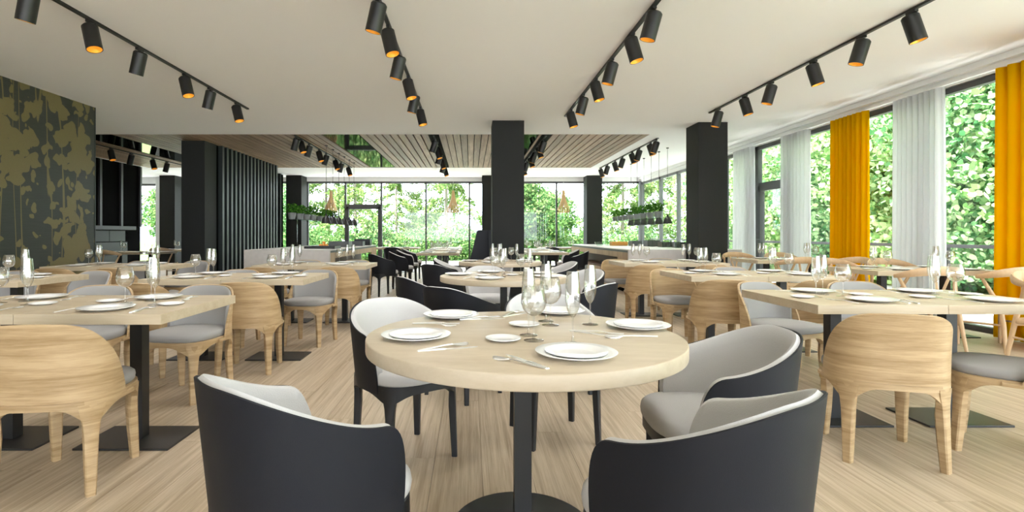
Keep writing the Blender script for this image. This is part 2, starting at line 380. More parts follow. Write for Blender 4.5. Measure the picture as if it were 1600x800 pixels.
for i in range(len(xs) - 1):
    bay('x', xs[i + 1], xs[i], YB + 0.02, 3.0, 'door' if i == 6 else 'window')
bay('x', XL + 0.02, -10.97, YB + 0.02, 2.92)
struct(obj('trim_3', MB().box(XW - 0.06, XW + 0.02, YB - 0.06, YB + 0.02, 0, 3.0), 'frame_lit'))
# ------------------------------------------------------------------ columns, dark partitions
def column(x0, x1, y0, y1):
    return struct(obj('column', MB().box(x0, x1, y0, y1, 0, CEIL), 'column', bevel=0.004))
column(0.386, 0.945, 9.22, 9.76); column(4.06, 4.585, 9.35, 9.88); column(-6.17, -5.67, 11.2, 11.72)
column(0.40, 0.93, 17.75, 18.3); column(3.94, 4.46, 17.75, 18.3); column(-6.22, -5.70, 17.7, 18.3); column(-10.52, -10.0, 17.75, 18.3)
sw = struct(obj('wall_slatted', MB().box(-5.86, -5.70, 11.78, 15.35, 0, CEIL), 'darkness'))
vs = MB().box(-0.10, 0.0, -0.045, 0.045, 0, CEIL).mesh('slat', 'dark_panel')
y = 11.90
while y < 15.32: link('slat', vs, sw, (-5.60, y, 0)); y += 0.22
# black timber side screen beside the far column
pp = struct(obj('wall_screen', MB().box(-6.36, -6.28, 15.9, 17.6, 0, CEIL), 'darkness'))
for yy in (16.0, 16.5, 17.0): link('upright', MB().box(-6.28, -6.16, yy, yy + 0.12, 0, CEIL - 0.02).mesh('upright', 'dark_panel'), pp)
# black panelled wall on the far left
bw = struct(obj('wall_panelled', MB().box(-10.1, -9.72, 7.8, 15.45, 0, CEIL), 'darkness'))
for yy in (9.6, 10.65, 11.7, 12.75, 13.72, 14.55, 15.39):
    obj('upright', MB().box(-9.73, -9.66, yy - 0.03, yy + 0.05, 1.36, CEIL - 0.02), 'frame', bw)
obj('ledge', MB().box(-9.74, -9.52, 7.9, 14.95, 1.27, 1.37), 'frame', bw)
for a, b, z0, z1 in ((7.9, 12.2, 0.95, 1.25), (12.22, 14.05, 0.95, 1.25), (14.07, 14.7, 0.95, 1.25), (7.9, 14.8, 0.6, 0.93), (7.9, 14.8, 0.1, 0.58)):
    obj('panel', MB().box(-9.73, -9.67, a, b, z0, z1), 'dark_panel', bw)

# ------------------------------------------------------------------ track lights
def track(x, y0, y1, label):
    tag(obj('track_rail', MB().box(-0.018, 0.018, 0, y1 - y0, -0.022, 0), 'black', loc=(x, y0, CEIL)), label, 'track rail')
sp = thing('spotlight', '', 'spotlight')
obj('mount', MB().box(-0.016, 0.016, -0.05, 0.05, -0.045, -0.022).lathe([(0.014, -0.09), (0.014, -0.04)], 10), 'black', sp)
hd = obj('lamp_head', MB().lathe([(0.001, 0.115), (0.055, 0.115), (0.068, 0.10), (0.068, -0.13), (0.062, -0.13), (0.060, -0.11)], 24, cap=False), 'black', sp, (0, 0, -0.17), smooth=True)
obj('reflector', MB().lathe([(0.0615, -0.129), (0.050, -0.07), (0.03, -0.04), (0.001, -0.035)], 24, cap=False), 'gold', hd, smooth=True)
obj('bulb', MB().lathe([(0.001, -0.037), (0.022, -0.037), (0.022, -0.041), (0.001, -0.041)], 16), 'lamp_glow', hd)
lamp_d = bpy.data.lights.new('spot_beam', 'SPOT'); lamp_d.energy = LAMP_W; lamp_d.color = (1.0, 0.975, 0.94)
lamp_d.spot_size = math.radians(125); lamp_d.spot_blend = 0.8; lamp_d.shadow_soft_size = 0.05
family(sp); sp_used = [False]
def spot(x, y, tilt, label, zt=CEIL):
    if not sp_used[0]: o = sp; sp_used[0] = True; o.location = (x, y, zt); o['label'] = label; o['group'] = 'ceiling track spotlights'
    else: o = dup(sp, (x, y, zt), 0, label, 'ceiling track spotlights')
    h = [k for k in o.children if k.name.startswith('lamp_head')][0]
    h.rotation_euler = (math.radians(tilt[0]), math.radians(tilt[1]), 0)
    L = bpy.data.objects.new('spot_beam', lamp_d); COL.objects.link(L); L.parent = h; L.location = (0, 0, -0.135)
    h.location = (math.sin(math.radians(-tilt[1])) * 0.05, math.sin(math.radians(tilt[0])) * 0.05, -0.17)
runs = [
 (-3.53, YN + 0.3, 8.33, [4.2, 4.88, 5.6, 6.5, 7.12, 7.93], 'left front track', 16),
 (-0.78, YN + 0.3, 8.45, [4.42, 5.0, 5.75, 6.6, 7.35, 8.2], 'centre-left front track', 14),
 (1.60, YN + 0.3, 8.85, [4.6, 5.2, 5.95, 6.7, 7.45, 8.35], 'centre-right front track', 14),
 (3.92, YN + 0.3, 8.6, [4.66, 5.26, 6.0, 6.85, 7.5, 8.3], 'right front track', 14),
 (-3.53, 10.55, 15.6, [10.64, 10.95, 11.5, 12.25, 12.85, 13.75, 14.35, 15.2], 'rear track left of the black ceiling panel', 18),
 (-0.74, 10.55, 15.6, [10.9, 11.8, 12.7, 13.6, 14.5, 15.3], 'rear middle track between the brown slats', 18),
 (1.52, 10.55, 15.6, [10.95, 11.7, 12.5, 13.3, 14.2, 15.1], 'rear track behind the middle column', 18),
 (3.88, 10.85, 15.75, [10.98, 11.32, 12.08, 12.6, 13.4, 14.1, 14.87, 15.6], 'rear right track by the hanging lamps', 16),
 (-8.27, 10.55, 15.6, [11.3, 12.08, 12.8, 13.67, 14.3], 'far left track over the black wall', 18)]
for x, a, b, yy, nm, tl in runs:
    track(x, a, b, 'thin black track rail on the ceiling, the ' + nm)
    for y, q in (((1.4, 'third'), (2.5, 'second'), (3.5, 'nearest')) if yy[0] < 5 and x < 20 and b < 9 else ()):                # unseen lamps added on the track over the camera to brighten the foreground
        spot(x, y, (6, tl), 'added black spotlight, %s beyond the top edge of the photo on the %s' % (q, nm))
    for i, y in enumerate(yy):
        s = 1 if i % 2 == 0 else -1
        if x > 2 and y < 9: s = -s
        spot(x, y, (6 * s, tl * s), 'black gold-lined spotlight, %s from near end, %s' % (ORD[i], nm))

# ------------------------------------------------------------------ chairs
def sup(phi, a, b, n):
    s, c_ = math.sin(phi), math.cos(phi)
    return (a * math.copysign(abs(s) ** (2 / n), s), -b * math.copysign(abs(c_) ** (2 / n), c_))
def ucurve(a, b, n, yend, N_=36, K=12, toe=0.0):
    """U in plan from the left arm's end round the back to the right arm's end; u = 0 at the back, 1 at the ends"""
    half = [sup(PI / 2 * i / N_, a, b, n) for i in range(N_ + 1)]
    for k in range(1, K + 1): half.append((a - toe * (k / K) ** 2, yend * k / K))
    acc = [0.0]
    for i in range(1, len(half)): acc.append(acc[-1] + math.dist(half[i], half[i - 1]))
    # even out the superellipse's uneven steps
    tot = acc[-1]; ts = [1 - (1 - i / 34) ** 1.6 if i > 0 else 0 for i in range(35)]
    pts = []
    for t in ts:
        L = t * tot
        for i in range(1, len(half)):
            if acc[i] >= L - 1e-9:
                q = (L - acc[i - 1]) / max(acc[i] - acc[i - 1], 1e-9); q = min(max(q, 0), 1)
                pts.append((half[i - 1][0] + (half[i][0] - half[i - 1][0]) * q, half[i - 1][1] + (half[i][1] - half[i - 1][1]) * q, t)); break
    full = [(-x, y, t) for x, y, t in reversed(pts[1:])] + pts
    out = []
    for i, (x, y, t) in enumerate(full):
        p, q = full[max(i - 1, 0)], full[min(i + 1, len(full) - 1)]
        tx, ty = q[0] - p[0], q[1] - p[1]; l = math.hypot(tx, ty) or 1
        out.append((x, y, t, -ty / l, tx / l))       # inward normal
    return out
def shell(cur, top, bot, zref, bs, t0, t1, lean=0.0, drop=0.0, umax=1.0, rows=7, thin=1.0):
    """curved wall between the heights bot(u) and top(u); t0, t1 the offsets of its two faces inward from the outline; thin < 1 tapers the wall upward"""
    mb = MB(); loops = []
    for x, y, u, nx, ny in cur:
        if u > umax: continue
        zb = bot(u); zt = max(top(u) - drop, zb + 0.012)
        o, i = [], []
        for k in range(rows + 1):
            z = zb + (zt - zb) * k / rows
            q = (z - 0.38) / (zref - 0.38)
            s = bs + (1 - bs) * max(q, -0.1); dy = -lean * max(q, 0) ** 2; te = t0 + (t1 - t0) * (1 + (thin - 1) * min(max(q, 0), 1))
            o.append(((x + nx * t0) * s, (y + ny * t0) * s + dy, z)); i.append(((x + nx * te) * s, (y + ny * te) * s + dy, z))
        m_ = [((p[0] + q_[0]) / 2, (p[1] + q_[1]) / 2, p[2] + min(abs(t1 - t0) * 0.3, 0.008)) for p, q_ in [(o[-1], i[-1])]]
        loops.append(o + m_ + i[::-1])
    return mb.loft(loops)
def cushion(a, b, n, rings, yc=0.0, k=44, wide=0.0):
    loops = []
    for s, z in rings:
        l = []
        for j in range(k):
            x, y = sup(2 * PI * j / k, a, b, n)
            l.append((x * s * (1 + wide * y / b), y * s + yc, z))
        loops.append(l)
    return MB().loft(loops)
def apron(a, b, n, z0, z1, dip, legs, k=72, th=0.028, sig=0.085):
    """ring under the seat whose lower edge sweeps down into each leg"""
    loops = [[], [], [], []]
    for j in range(k):
        ph = 2 * PI * j / k
        x, y = sup(ph, a, b, n); xi, yi = sup(ph, a - th, b - th, n)
        w_ = max(math.exp(-(((x - lx) ** 2 + (y - ly) ** 2) / sig ** 2)) for lx, ly in legs)
        zb = z0 - dip * w_
        loops[0].append((x, y, z1)); loops[1].append((x, y, zb)); loops[2].append((xi, yi, zb)); loops[3].append((xi, yi, z1))
    return MB().loft(loops + [loops[0]], cap=False)
def leg_mb(px, py, nx, ny, bx, by, secs):
    """leg under the outline point (px, py) with inward normal (nx, ny); secs: height, width along the outline, depth across it"""
    tx, ty = ny, -nx; loops = []; z0 = secs[0][0]
    for z, w_, d in secs:
        q = 1 - z / z0
        cx, cy = px + nx * (d * 0.5 + 0.001) + (bx - px) * q, py + ny * (d * 0.5 + 0.001) + (by - py) * q
        l = []
        for su, sv in ((1, -.7), (1, .7), (.75, 1), (-.75, 1), (-1, .7), (-1, -.7), (-.75, -1), (.75, -1)):
            l.append((cx + tx * su * w_ / 2 + nx * sv * d / 2, cy + ty * su * w_ / 2 + ny * sv * d / 2, z))
        loops.append(l)
    return MB().loft(loops[::-1])
def smooth01(t): t = min(max(t, 0), 1); return t * t * (3 - 2 * t)
def outline_point(a, b, n, ph):
    x, y = sup(ph, a, b, n); x2, y2 = sup(ph + 0.02, a, b, n); l = math.hypot(x2 - x, y2 - y)
    tx, ty = (x2 - x) / l, (y2 - y) / l
    nx, ny = -ty, tx
    if nx * x + ny * y > 0: nx, ny = -nx, -ny
    return x, y, nx, ny
def tub_chair():
    t = thing('tub_chair', '', 'chair')
    A_, B_, N_ = 0.278, 0.285, 2.25
    cur = ucurve(A_, B_, N_, 0.155, toe=0.018)
    BS = 0.865
    def top(u):
        z = 0.775 - 0.125 * smooth01((u - 0.10) / 0.80)
        if u > 0.82: z = 0.40 + (z - 0.40) * math.sqrt(max(0.0, 1 - ((u - 0.82) / 0.18) ** 2.5))
        return z
    fa, fb, fn = 0.236, 0.240, 2.9
    pts = [outline_point(fa, fb, fn, p) for p in (math.radians(47), math.radians(-47), math.radians(133), math.radians(-133))]
    obj('shell', shell(cur, top, lambda u: 0.375, 0.775, BS, 0, 0.008), 'shell', t, smooth=True)
    obj('upholstery', shell(cur, top, lambda u: 0.42, 0.775, BS, 0.0084, 0.050, drop=0.003, umax=0.99, thin=0.55), 'fabric', t, smooth=True, angle=60)
    obj('seat', cushion(fa, fb, fn, [(0.955, 0.412), (0.99, 0.425), (1.0, 0.443), (0.988, 0.460), (0.94, 0.472), (0.62, 0.480), (0.2, 0.482)], 0.010), 'fabric', t, smooth=True, angle=60)
    obj('seat_frame', apron(fa + 0.001, fb + 0.001, fn, 0.375, 0.415, 0.045, [p[:2] for p in pts], sig=0.07), 'chair_leg_black', t, smooth=True)
    for x, y, nx, ny in pts:
        obj('leg', leg_mb(x, y, nx, ny, x * 1.04, y * 1.05, [(0.40, 0.080, 0.028), (0.36, 0.070, 0.030), (0.31, 0.050, 0.034), (0.26, 0.042, 0.036), (0, 0.030, 0.028)]), 'chair_leg_black', t, smooth=True)
    return t
def wood_chair(pad=True):
    t = thing('dining_chair', '', 'chair')
    A_, B_, N_ = 0.265, 0.245, 2.8
    cur = ucurve(A_, B_, N_, 0.035)
    def top(u):
        z = 0.752 - 0.006 * smooth01(u / 0.4)
        if u > 0.24: z = 0.40 + (z - 0.40) * max(0.0, 1 - (min((u - 0.24) / 0.60, 1)) ** 2.2) ** 0.66
        return z
    pr = [outline_point(A_, B_, N_, math.radians(p)) for p in (44, -44)]
    pf = [outline_point(0.243, 0.250, 3.0, math.radians(p)) for p in (136, -136)]
    def bot(u):
        i = min(range(len(cur)), key=lambda k: abs(cur[k][2] - u)); x, y = abs(cur[i][0]), cur[i][1]
        return 0.385 - 0.075 * math.exp(-((x - abs(pr[0][0])) ** 2 + (y - pr[0][1]) ** 2) / 0.07 ** 2)
    obj('shell', shell(cur, top, bot, 0.752, 1.0, 0, 0.015, lean=0.03), 'chair_wood', t, smooth=True)
    if pad: obj('upholstery', shell(cur, top, lambda u: 0.42, 0.752, 1.0, 0.0155, 0.045, lean=0.03, drop=0.010, umax=0.72, thin=0.6), 'seat_grey', t, smooth=True, angle=60)
    obj('seat', cushion(0.232, 0.238, 3.0, [(0.955, 0.408), (0.99, 0.42), (1.0, 0.436), (0.988, 0.452), (0.94, 0.462), (0.62, 0.468), (0.2, 0.47)], 0.012), 'seat_grey', t, smooth=True, angle=60)
    obj('seat_frame', apron(0.244, 0.251, 3.0, 0.383, 0.412, 0.075, [p[:2] for p in pf]), 'chair_wood', t, smooth=True)
    for x, y, nx, ny in pr + pf:
        obj('leg', leg_mb(x, y, nx, ny, x * 1.03, y * 1.09, [(0.395, 0.105, 0.022), (0.36, 0.092, 0.030), (0.315, 0.066, 0.038), (0.26, 0.055, 0.044), (0.15, 0.048, 0.042), (0, 0.038, 0.034)]), 'chair_wood', t, smooth=True)
    return t
def wishbone():
    t = thing('wishbone_chair', '', 'chair')
    pts, fl = [], []
    for i in range(17):
        a = PI * i / 16
        pts.append((-0.275 * math.cos(a), -0.02 - 0.235 * math.sin(a) ** 0.8 + (0.02 if i in (0, 16) else 0), 0.715 + 0.07 * math.sin(a)))
    obj('top_rail', MB().tube(pts, [0.014 + 0.020 * math.sin(PI * i / 16) ** 0.7 for i in range(17)], 10, (0.55, 1.35)), 'wish_wood', t, smooth=True, angle=60)
    for s in (-1, 1):
        obj('leg', MB().tube([(s * 0.235, 0.215, 0), (s * 0.235, 0.21, 0.25), (s * 0.23, 0.205, 0.45)], [0.014, 0.019, 0.016], 10), 'wish_wood', t, smooth=True)
        obj('leg', MB().tube([(s * 0.225, -0.235, 0), (s * 0.205, -0.20, 0.25), (s * 0.20, -0.165, 0.43), (s * 0.235, -0.09, 0.60), (s * 0.268, -0.045, 0.722)], [0.014, 0.019, 0.020, 0.018, 0.013], 10), 'wish_wood', t, smooth=True)
        obj('side_rail', MB().tube([(s * 0.225, 0.20, 0.41), (s * 0.203, -0.17, 0.40)], 0.017, 8, (0.7, 1.3)), 'wish_wood', t, smooth=True)
        obj('stretcher', MB().tube([(s * 0.235, 0.205, 0.24), (s * 0.205, -0.20, 0.26)], 0.010, 8), 'wish_wood', t, smooth=True)
    obj('front_rail', MB().tube([(-0.225, 0.205, 0.405), (0, 0.21, 0.405), (0.225, 0.205, 0.405)], 0.018, 8, (0.7, 1.3)), 'wish_wood', t, smooth=True)
    obj('rear_rail', MB().tube([(-0.20, -0.17, 0.38), (0.20, -0.17, 0.38)], 0.017, 8, (0.7, 1.3)), 'wish_wood', t, smooth=True)
    obj('seat', MB().loft([[(-0.20, -0.16, z), (0.20, -0.16, z), (0.225, 0.215, z), (-0.225, 0.215, z)] for z in (0.405, 0.43)]), 'wish_wood', t, bevel=0.006)
    sp_ = MB()
    sp_.tube([(0, -0.17, 0.39), (0, -0.20, 0.52)], 0.018, 8, (1, 0.4))
    for s in (-1, 1): sp_.tube([(s * 0.006, -0.195, 0.50), (s * 0.03, -0.215, 0.60), (s * 0.075, -0.245, 0.765)], 0.015, 8, (1, 0.4))
    obj('splat', sp_, 'wish_wood', t, smooth=True)
    return t
K_tub, K_wood, K_nopad, K_wish = Kind(tub_chair()), Kind(wood_chair()), Kind(wood_chair(False)), Kind(wishbone())
def seat_at(K, x, y, ang, label, group): K.put((x, y, 0), -math.radians(ang), label, group)
G1, G2, G3 = 'dark tub armchairs', 'oak shell dining chairs', 'pale oak wishbone chairs'
T = [
 (-0.435, 1.445, 43, 'dark navy tub armchair with light grey inside, front left of nearest round table'),
 (0.56, 1.335, -38, 'dark navy tub armchair with light grey inside, front right of nearest round table'),
 (-0.34, 2.72, 143, 'dark tub armchair behind the nearest round table on its left'),
 (0.915, 1.985, -86, 'dark tub armchair turned sideways at the right of the nearest round table'),
 (0.47, 2.97, 168, 'dark tub armchair straight behind the nearest round table, behind its wine glasses'),
 (-0.36, 4.55, 62, 'dark tub armchair on the left of the middle round table'),
 (-0.05, 3.74, 40, 'dark tub armchair with its back to us in front of the middle round table'),
 (0.82, 3.98, -52, 'dark tub armchair at the front right of the middle round table'),
 (1.06, 5.30, -118, 'tub armchair with grey inside at the rear right of the middle round table'),
 (0.18, 5.72, 176, 'tub armchair with grey inside tucked in behind the middle round table'),
 (-0.32, 6.50, 40, 'dark tub armchair at the front left of the farthest round table'),
 (-0.25, 7.55, 95, 'tub armchair with grey inside at the left of the farthest round table'),
 (1.12, 6.90, -100, 'tub armchair with grey inside at the right of the farthest round table'),
 (0.42, 8.32, 180, 'tub armchair behind the farthest round table in front of the column'),
 (-1.62, 9.80, 55, 'black tub armchair with back to us, nearest of the row by the left counter'),
 (-1.46, 11.15, 80, 'black tub armchair second in the row by the rear left dining table'),
 (-1.46, 12.30, 85, 'black tub armchair third in the row by the rear left dining table'),
 (-1.50, 13.60, 85, 'black tub armchair fourth in the row by the rear left dining table'),
 (0.14, 11.3, -90, 'black tub armchair at the right side of the rear left dining table'),
 (0.14, 13.4, -90, 'black tub armchair at the right side of the second rear left table'),
 (2.32, 11.55, -75, 'tub armchair with grey inside beside the right counter, nearer one'),
 (2.36, 12.75, -85, 'tub armchair with grey inside beside the right counter, farther one'),
 (-2.25, 15.25, 0, 'black tub armchair in front of the small table by the glass door'),
 (2.35, 15.4, 0, 'black tub armchair in front of the far table by the right counter'),
]
for x, y, a, l in T: seat_at(K_tub, x, y, a, l, G1)
W = [
 (-1.87, 2.45, -7, 'oak shell chair with its back to us at the left foreground table'),
 (-2.00, 3.72, 188, 'oak chair with grey seat and back facing us behind the left foreground table'),
 (-2.70, 3.68, 172, 'oak chair with grey seat half hidden behind the left foreground table post'),
 (-2.62, 4.36, 4, 'oak shell chair at the left front of the second left table'),
 (-1.85, 4.42, -6, 'oak shell chair with its back to us, right front of second left table'),
 (-1.68, 5.50, 187, 'oak chair with grey back behind the right end of the second left table'),
 (-2.48, 5.46, 178, 'oak chair with grey back behind the left end of the second left table'),
 (-2.46, 6.36, 4, 'oak shell chair at the left front of the third left table by the counter'),
 (-1.60, 6.40, -5, 'oak shell chair at the right front of the third left table by the counter'),
 (-1.72, 7.62, 186, 'oak chair with grey back behind the third left table, right end'),
 (-2.40, 7.60, 172, 'oak chair behind the third left table, left end before the stone counter'),
 (-3.98, 5.30, 192, 'oak chair with grey back behind the far left table near the wallpaper'),
 (-4.70, 5.28, 174, 'oak chair behind the far left table at the edge of the photo'),
 (-4.03, 6.15, 5, 'oak shell chair at the right front of the table by the wallpaper end'),
 (-4.74, 6.15, -3, 'oak shell chair at the left front of the table by the wallpaper end'),
 (-4.02, 7.42, 190, 'oak chair with grey back behind the table by the wallpaper end, right'),
 (-4.74, 7.40, 176, 'oak chair behind the table by the wallpaper end, left'),
 (2.13, 2.74, 18, 'oak shell chair with its back to us at the right foreground table'),
 (2.83, 2.74, -44, 'oak chair with grey seat turned aside at the right end of the foreground table'),
 (2.38, 4.02, 160, 'oak chair with grey back behind the right foreground table, left corner'),
 (3.08, 4.02, 184, 'oak chair with grey back behind the middle of the right foreground table'),
 (2.20, 4.66, 8, 'oak shell chair with its back to us at the second right table'),
 (2.98, 4.68, -4, 'oak shell chair at the right front of the second right table'),
 (3.05, 5.95, 178, 'oak chair with grey back behind the right end of second right table'),
 (2.28, 6.86, 3, 'oak shell chair with its back to us at the third right table'),
 (3.05, 6.86, -3, 'oak shell chair at the right front of the third right table'),
 (3.02, 8.10, 180, 'oak chair behind the third right table, right end'),
]
for x, y, a, l in W: seat_at(K_wood, x, y, a, l, G2)
for x, y, a, l in [(2.22, 5.62, 176, 'oak chair with bare oak back and grey seat under the second right table'),
                   (2.24, 7.86, 180, 'oak chair with bare oak back and grey seat under the third right table')]: seat_at(K_nopad, x, y, a, l, G2)
for x, y, a, l in [
 (4.55, 5.28, 4, 'wishbone chair in front of the window-side table with glasses, left one'),
 (5.30, 5.24, -4, 'wishbone chair in front of the window-side table with glasses, right one'),
 (4.84, 4.30, 176, 'wishbone chair nearest the right edge of the photo by the mustard curtain'),
 (4.68, 6.66, 180, 'wishbone chair behind the window-side table, left of the far white curtain'),
 (5.42, 6.68, 180, 'wishbone chair behind the window-side table, before the mustard curtain'),
 (4.62, 7.48, 3, 'wishbone chair in front of the farthest window-side table, left one'),
 (5.35, 7.50, 0, 'wishbone chair in front of the farthest window-side table, right one'),
 (4.68, 9.08, 180, 'wishbone chair behind the farthest window-side table beside the column'),
 (5.42, 9.08, 180, 'wishbone chair behind the farthest window-side table by the white curtain'),
 (-7.55, 12.9, 0, 'slim oak chair under the far table beside the dark left column'),
 (-7.55, 10.95, 0, 'slim oak chair at the far table before the black panelled wall')]: seat_at(K_wish, x, y, a, l, G3)

# ------------------------------------------------------------------ tables
def round_table(x, y, label):
    t = thing('round_table', label, 'table', (x, y, 0))
    obj('tabletop', MB().lathe([(0.588, 0.700), (0.592, 0.702), (0.593, 0.706), (0.593, 0.745), (0.5915, 0.7485), (0.588, 0.750)], 96), 'oak_round', t, smooth=True, angle=50)
    obj('post', MB().box(-0.032, 0.032, -0.032, 0.032, 0.010, 0.70), 'black', t)
    obj('base_plate', MB().lathe([(0.27, 0), (0.27, 0.009), (0.266, 0.012)], 64), 'black_base', t, smooth=True)
    return t
round_table(0.20, 2.02, 'large round oak table in the foreground with wine glasses')
round_table(0.31, 4.90, 'round oak table standing second in the central row')
round_table(0.42, 7.50, 'round oak table farthest back, in front of the black column')
UW, UD = 0.708, 0.80
def table_unit(name, w_, d_, posts=((0, 0),), plate=(0.25, 0.165), mat='oak', th=0.05, h=0.75):
    t = thing(name, '', 'table')
    obj('tabletop', MB().box(-w_ / 2 + 0.0012, w_ / 2 - 0.0012, -d_ / 2, d_ / 2, h - th, h), mat, t, bevel=0.0015)
    for px, py in posts:
        obj('post', MB().box(px - 0.033, px + 0.033, py - 0.033, py + 0.033, 0.012, h - th), 'black', t)
        obj('base_plate', MB().box(px - plate[0], px + plate[0], py - plate[1], py + plate[1], 0, 0.012), 'black_base', t, bevel=0.002)
    return t
K_unit = Kind(table_unit('dining_table', UW, UD))
K_long = Kind(table_unit('dining_table', 0.90, 1.4, ((0, 0.35), (0, -0.35)), (0.2, 0.2)))
UNITS = []
def row(x_right, y0, n, nm, side):
    """n square table units side by side; nm names the table"""
    for i in range(n):
        cx = x_right - UW * (i + 0.5) if side == 'L' else x_right + UW * (i + 0.5)
        pos = ('right half', 'left half')[i] if side == 'L' else ('left half', 'right half')[i]
        K_unit.put((cx, y0 + UD / 2, 0), 0, 'square oak table on a black post, %s of the %s' % (pos, nm), 'square oak dining tables')
        UNITS.append((cx, y0 + UD / 2, nm, pos))
row(-1.48, 2.51, 2, 'left foreground table', 'L'); row(-1.42, 4.47, 2, 'second left table', 'L'); row(-1.29, 6.48, 2, 'third left table', 'L')
row(-3.69, 4.28, 2, 'left-edge table', 'L'); row(-3.72, 6.25, 2, 'wallpaper-end table', 'L')
row(1.88, 2.84, 2, 'right foreground table', 'R'); row(2.02, 4.80, 2, 'second right table', 'R'); row(2.06, 7.02, 2, 'third right table', 'R')
row(4.27, 5.50, 2, 'window-side table', 'R'); row(4.27, 7.80, 2, 'farthest window-side table', 'R')
K_unit.put((4.46, 3.42, 0), 0, 'square oak table at the right edge of the photo near the mustard curtain', 'square oak dining tables')
for x, y, rz, l in [(-0.68, 11.6, 0, 'long oak dining table nearest in the rear left row'), (-0.68, 13.7, 0, 'long oak dining table second in the rear left row'),
                (-0.70, 15.8, 0, 'long oak dining table last in the rear left row by the window'),
                (1.66, 11.9, 0, 'long oak dining table behind the middle column, nearer one'), (1.66, 14.0, 0, 'long oak dining table behind the middle column, farther one'),
                (-2.25, 16.0, PI / 2, 'oak dining table by the glass door at the back'), (2.8, 16.1, PI / 2, 'oak dining table at the back beyond the right counter'),
                (-7.6, 11.9, PI / 2, 'oak dining table before the black panelled wall'), (-7.5, 13.9, PI / 2, 'oak dining table behind the dark left column')]:
    K_long.put((x, y, 0), rz, l, 'long rear dining tables')

# ------------------------------------------------------------------ tableware
def plate_mb(r, h=0.018):
    return MB().lathe([(r * 0.001, 0.004), (r * 0.55, 0.004), (r * 0.60, 0.005), (r * 0.72, h * 0.62), (r * 0.99, h), (r, h - 0.001), (r * 0.99, h - 0.003), (r * 0.72, h * 0.4), (r * 0.58, 0.0), (r * 0.001, 0.0)], 48, cap=False)
def flat_thing(name, mb, mat, cat, **kw): return tag(obj(name, mb, mat, **kw), '', cat)
K_plate = Kind(flat_thing('dinner_plate', plate_mb(0.128), 'porcelain', 'plate', smooth=True, angle=50))
K_salad = Kind(flat_thing('salad_plate', plate_mb(0.098, 0.014), 'porcelain', 'plate', smooth=True, angle=50))
K_side = Kind(flat_thing('side_plate', plate_mb(0.064, 0.012), 'porcelain', 'plate', smooth=True, angle=50))
def vessel(name, prof_bowl, zs, foot, cat):
    """prof_bowl: outer profile of the bowl from its bottom up"""
    t = thing(name, '', cat)
    inner = [(max(r - 0.0012, 0.0005), z + (0.0035 if i == 0 else 0.0008)) for i, (r, z) in enumerate(prof_bowl)][::-1]
    inner[0] = (inner[0][0], prof_bowl[-1][1])
    obj('bowl', MB().lathe(prof_bowl + inner, 28, cap=False), 'glass', t, smooth=True, angle=80)
    obj('stem', MB().lathe([(0.0036, zs), (0.0030, zs * 0.7), (0.0030, 0.03), (0.005, 0.010), (0.009, 0.0065)][::-1], 10), 'glass', t, smooth=True, angle=80)
    obj('foot', MB().lathe([(foot, 0), (foot, 0.0018), (foot * 0.6, 0.0035), (0.009, 0.0065)], 28), 'glass_foot', t, smooth=True, angle=60)
    return t
K_wine = Kind(vessel('wine_glass', [(0.0036, 0.088), (0.012, 0.090), (0.028, 0.099), (0.040, 0.115), (0.0455, 0.135), (0.0445, 0.157), (0.0395, 0.180), (0.0345, 0.200)], 0.088, 0.036, 'glass'))
K_flute = Kind(vessel('champagne_flute', [(0.0036, 0.090), (0.008, 0.094), (0.0165, 0.108), (0.0235, 0.130), (0.0265, 0.155), (0.0262, 0.185), (0.0235, 0.22), (0.0205, 0.252)], 0.090, 0.034, 'glass'))
def cutlery(kind):
    mb = MB()
    def strip(sec): mb.loft([[(-w_, y, z), (w_, y, z), (w_ * 0.7, y, z + th), (-w_ * 0.7, y, z + th)] for y, w_, z, th in sec])
    if kind == 'fork':
        strip([(-0.10, 0.005, 0.001, 0.003), (-0.06, 0.006, 0.003, 0.003), (0.0, 0.0035, 0.006, 0.003), (0.03, 0.005, 0.005, 0.0025), (0.045, 0.011, 0.002, 0.002), (0.06, 0.0115, 0.0015, 0.002)])
        for k in range(4):
            x = -0.0095 + 0.00633 * k
            mb.box(x - 0.0017, x + 0.0017, 0.059, 0.10, 0.0018, 0.0036)
    elif kind == 'spoon':
        strip([(-0.10, 0.006, 0.001, 0.003), (-0.06, 0.006, 0.003, 0.003), (0.0, 0.0035, 0.006, 0.003), (0.035, 0.004, 0.006, 0.003)])
        strip([(0.033, 0.005, 0.005, 0.003), (0.045, 0.014, 0.003, 0.003), (0.062, 0.020, 0.001, 0.003), (0.08, 0.0185, 0.001, 0.003), (0.093, 0.011, 0.003, 0.003), (0.098, 0.003, 0.004, 0.002)])
    else:
        strip([(-0.105, 0.006, 0, 0.004), (-0.02, 0.0065, 0, 0.005), (-0.01, 0.005, 0, 0.004), (0.0, 0.009, 0, 0.002), (0.08, 0.0095, 0, 0.0016), (0.105, 0.003, 0, 0.001)])
    return mb
K_fork = Kind(flat_thing('fork', cutlery('fork'), 'steel', 'fork', smooth=True)); K_spoon = Kind(flat_thing('spoon', cutlery('spoon'), 'steel', 'spoon', smooth=True))
K_knife = Kind(flat_thing('knife', cutlery('knife'), 'steel', 'knife', smooth=True))
KT = dict(plate=K_plate, salad=K_salad, side=K_side, wine=K_wine, flute=K_flute, fork=K_fork, spoon=K_spoon, knife=K_knife)
KD = dict(plate='dinner plate', salad='smaller plate stacked', side='little white side plate', wine='round wine glass', flute='tall champagne flute', fork='steel fork', spoon='steel spoon', knife='steel table knife')
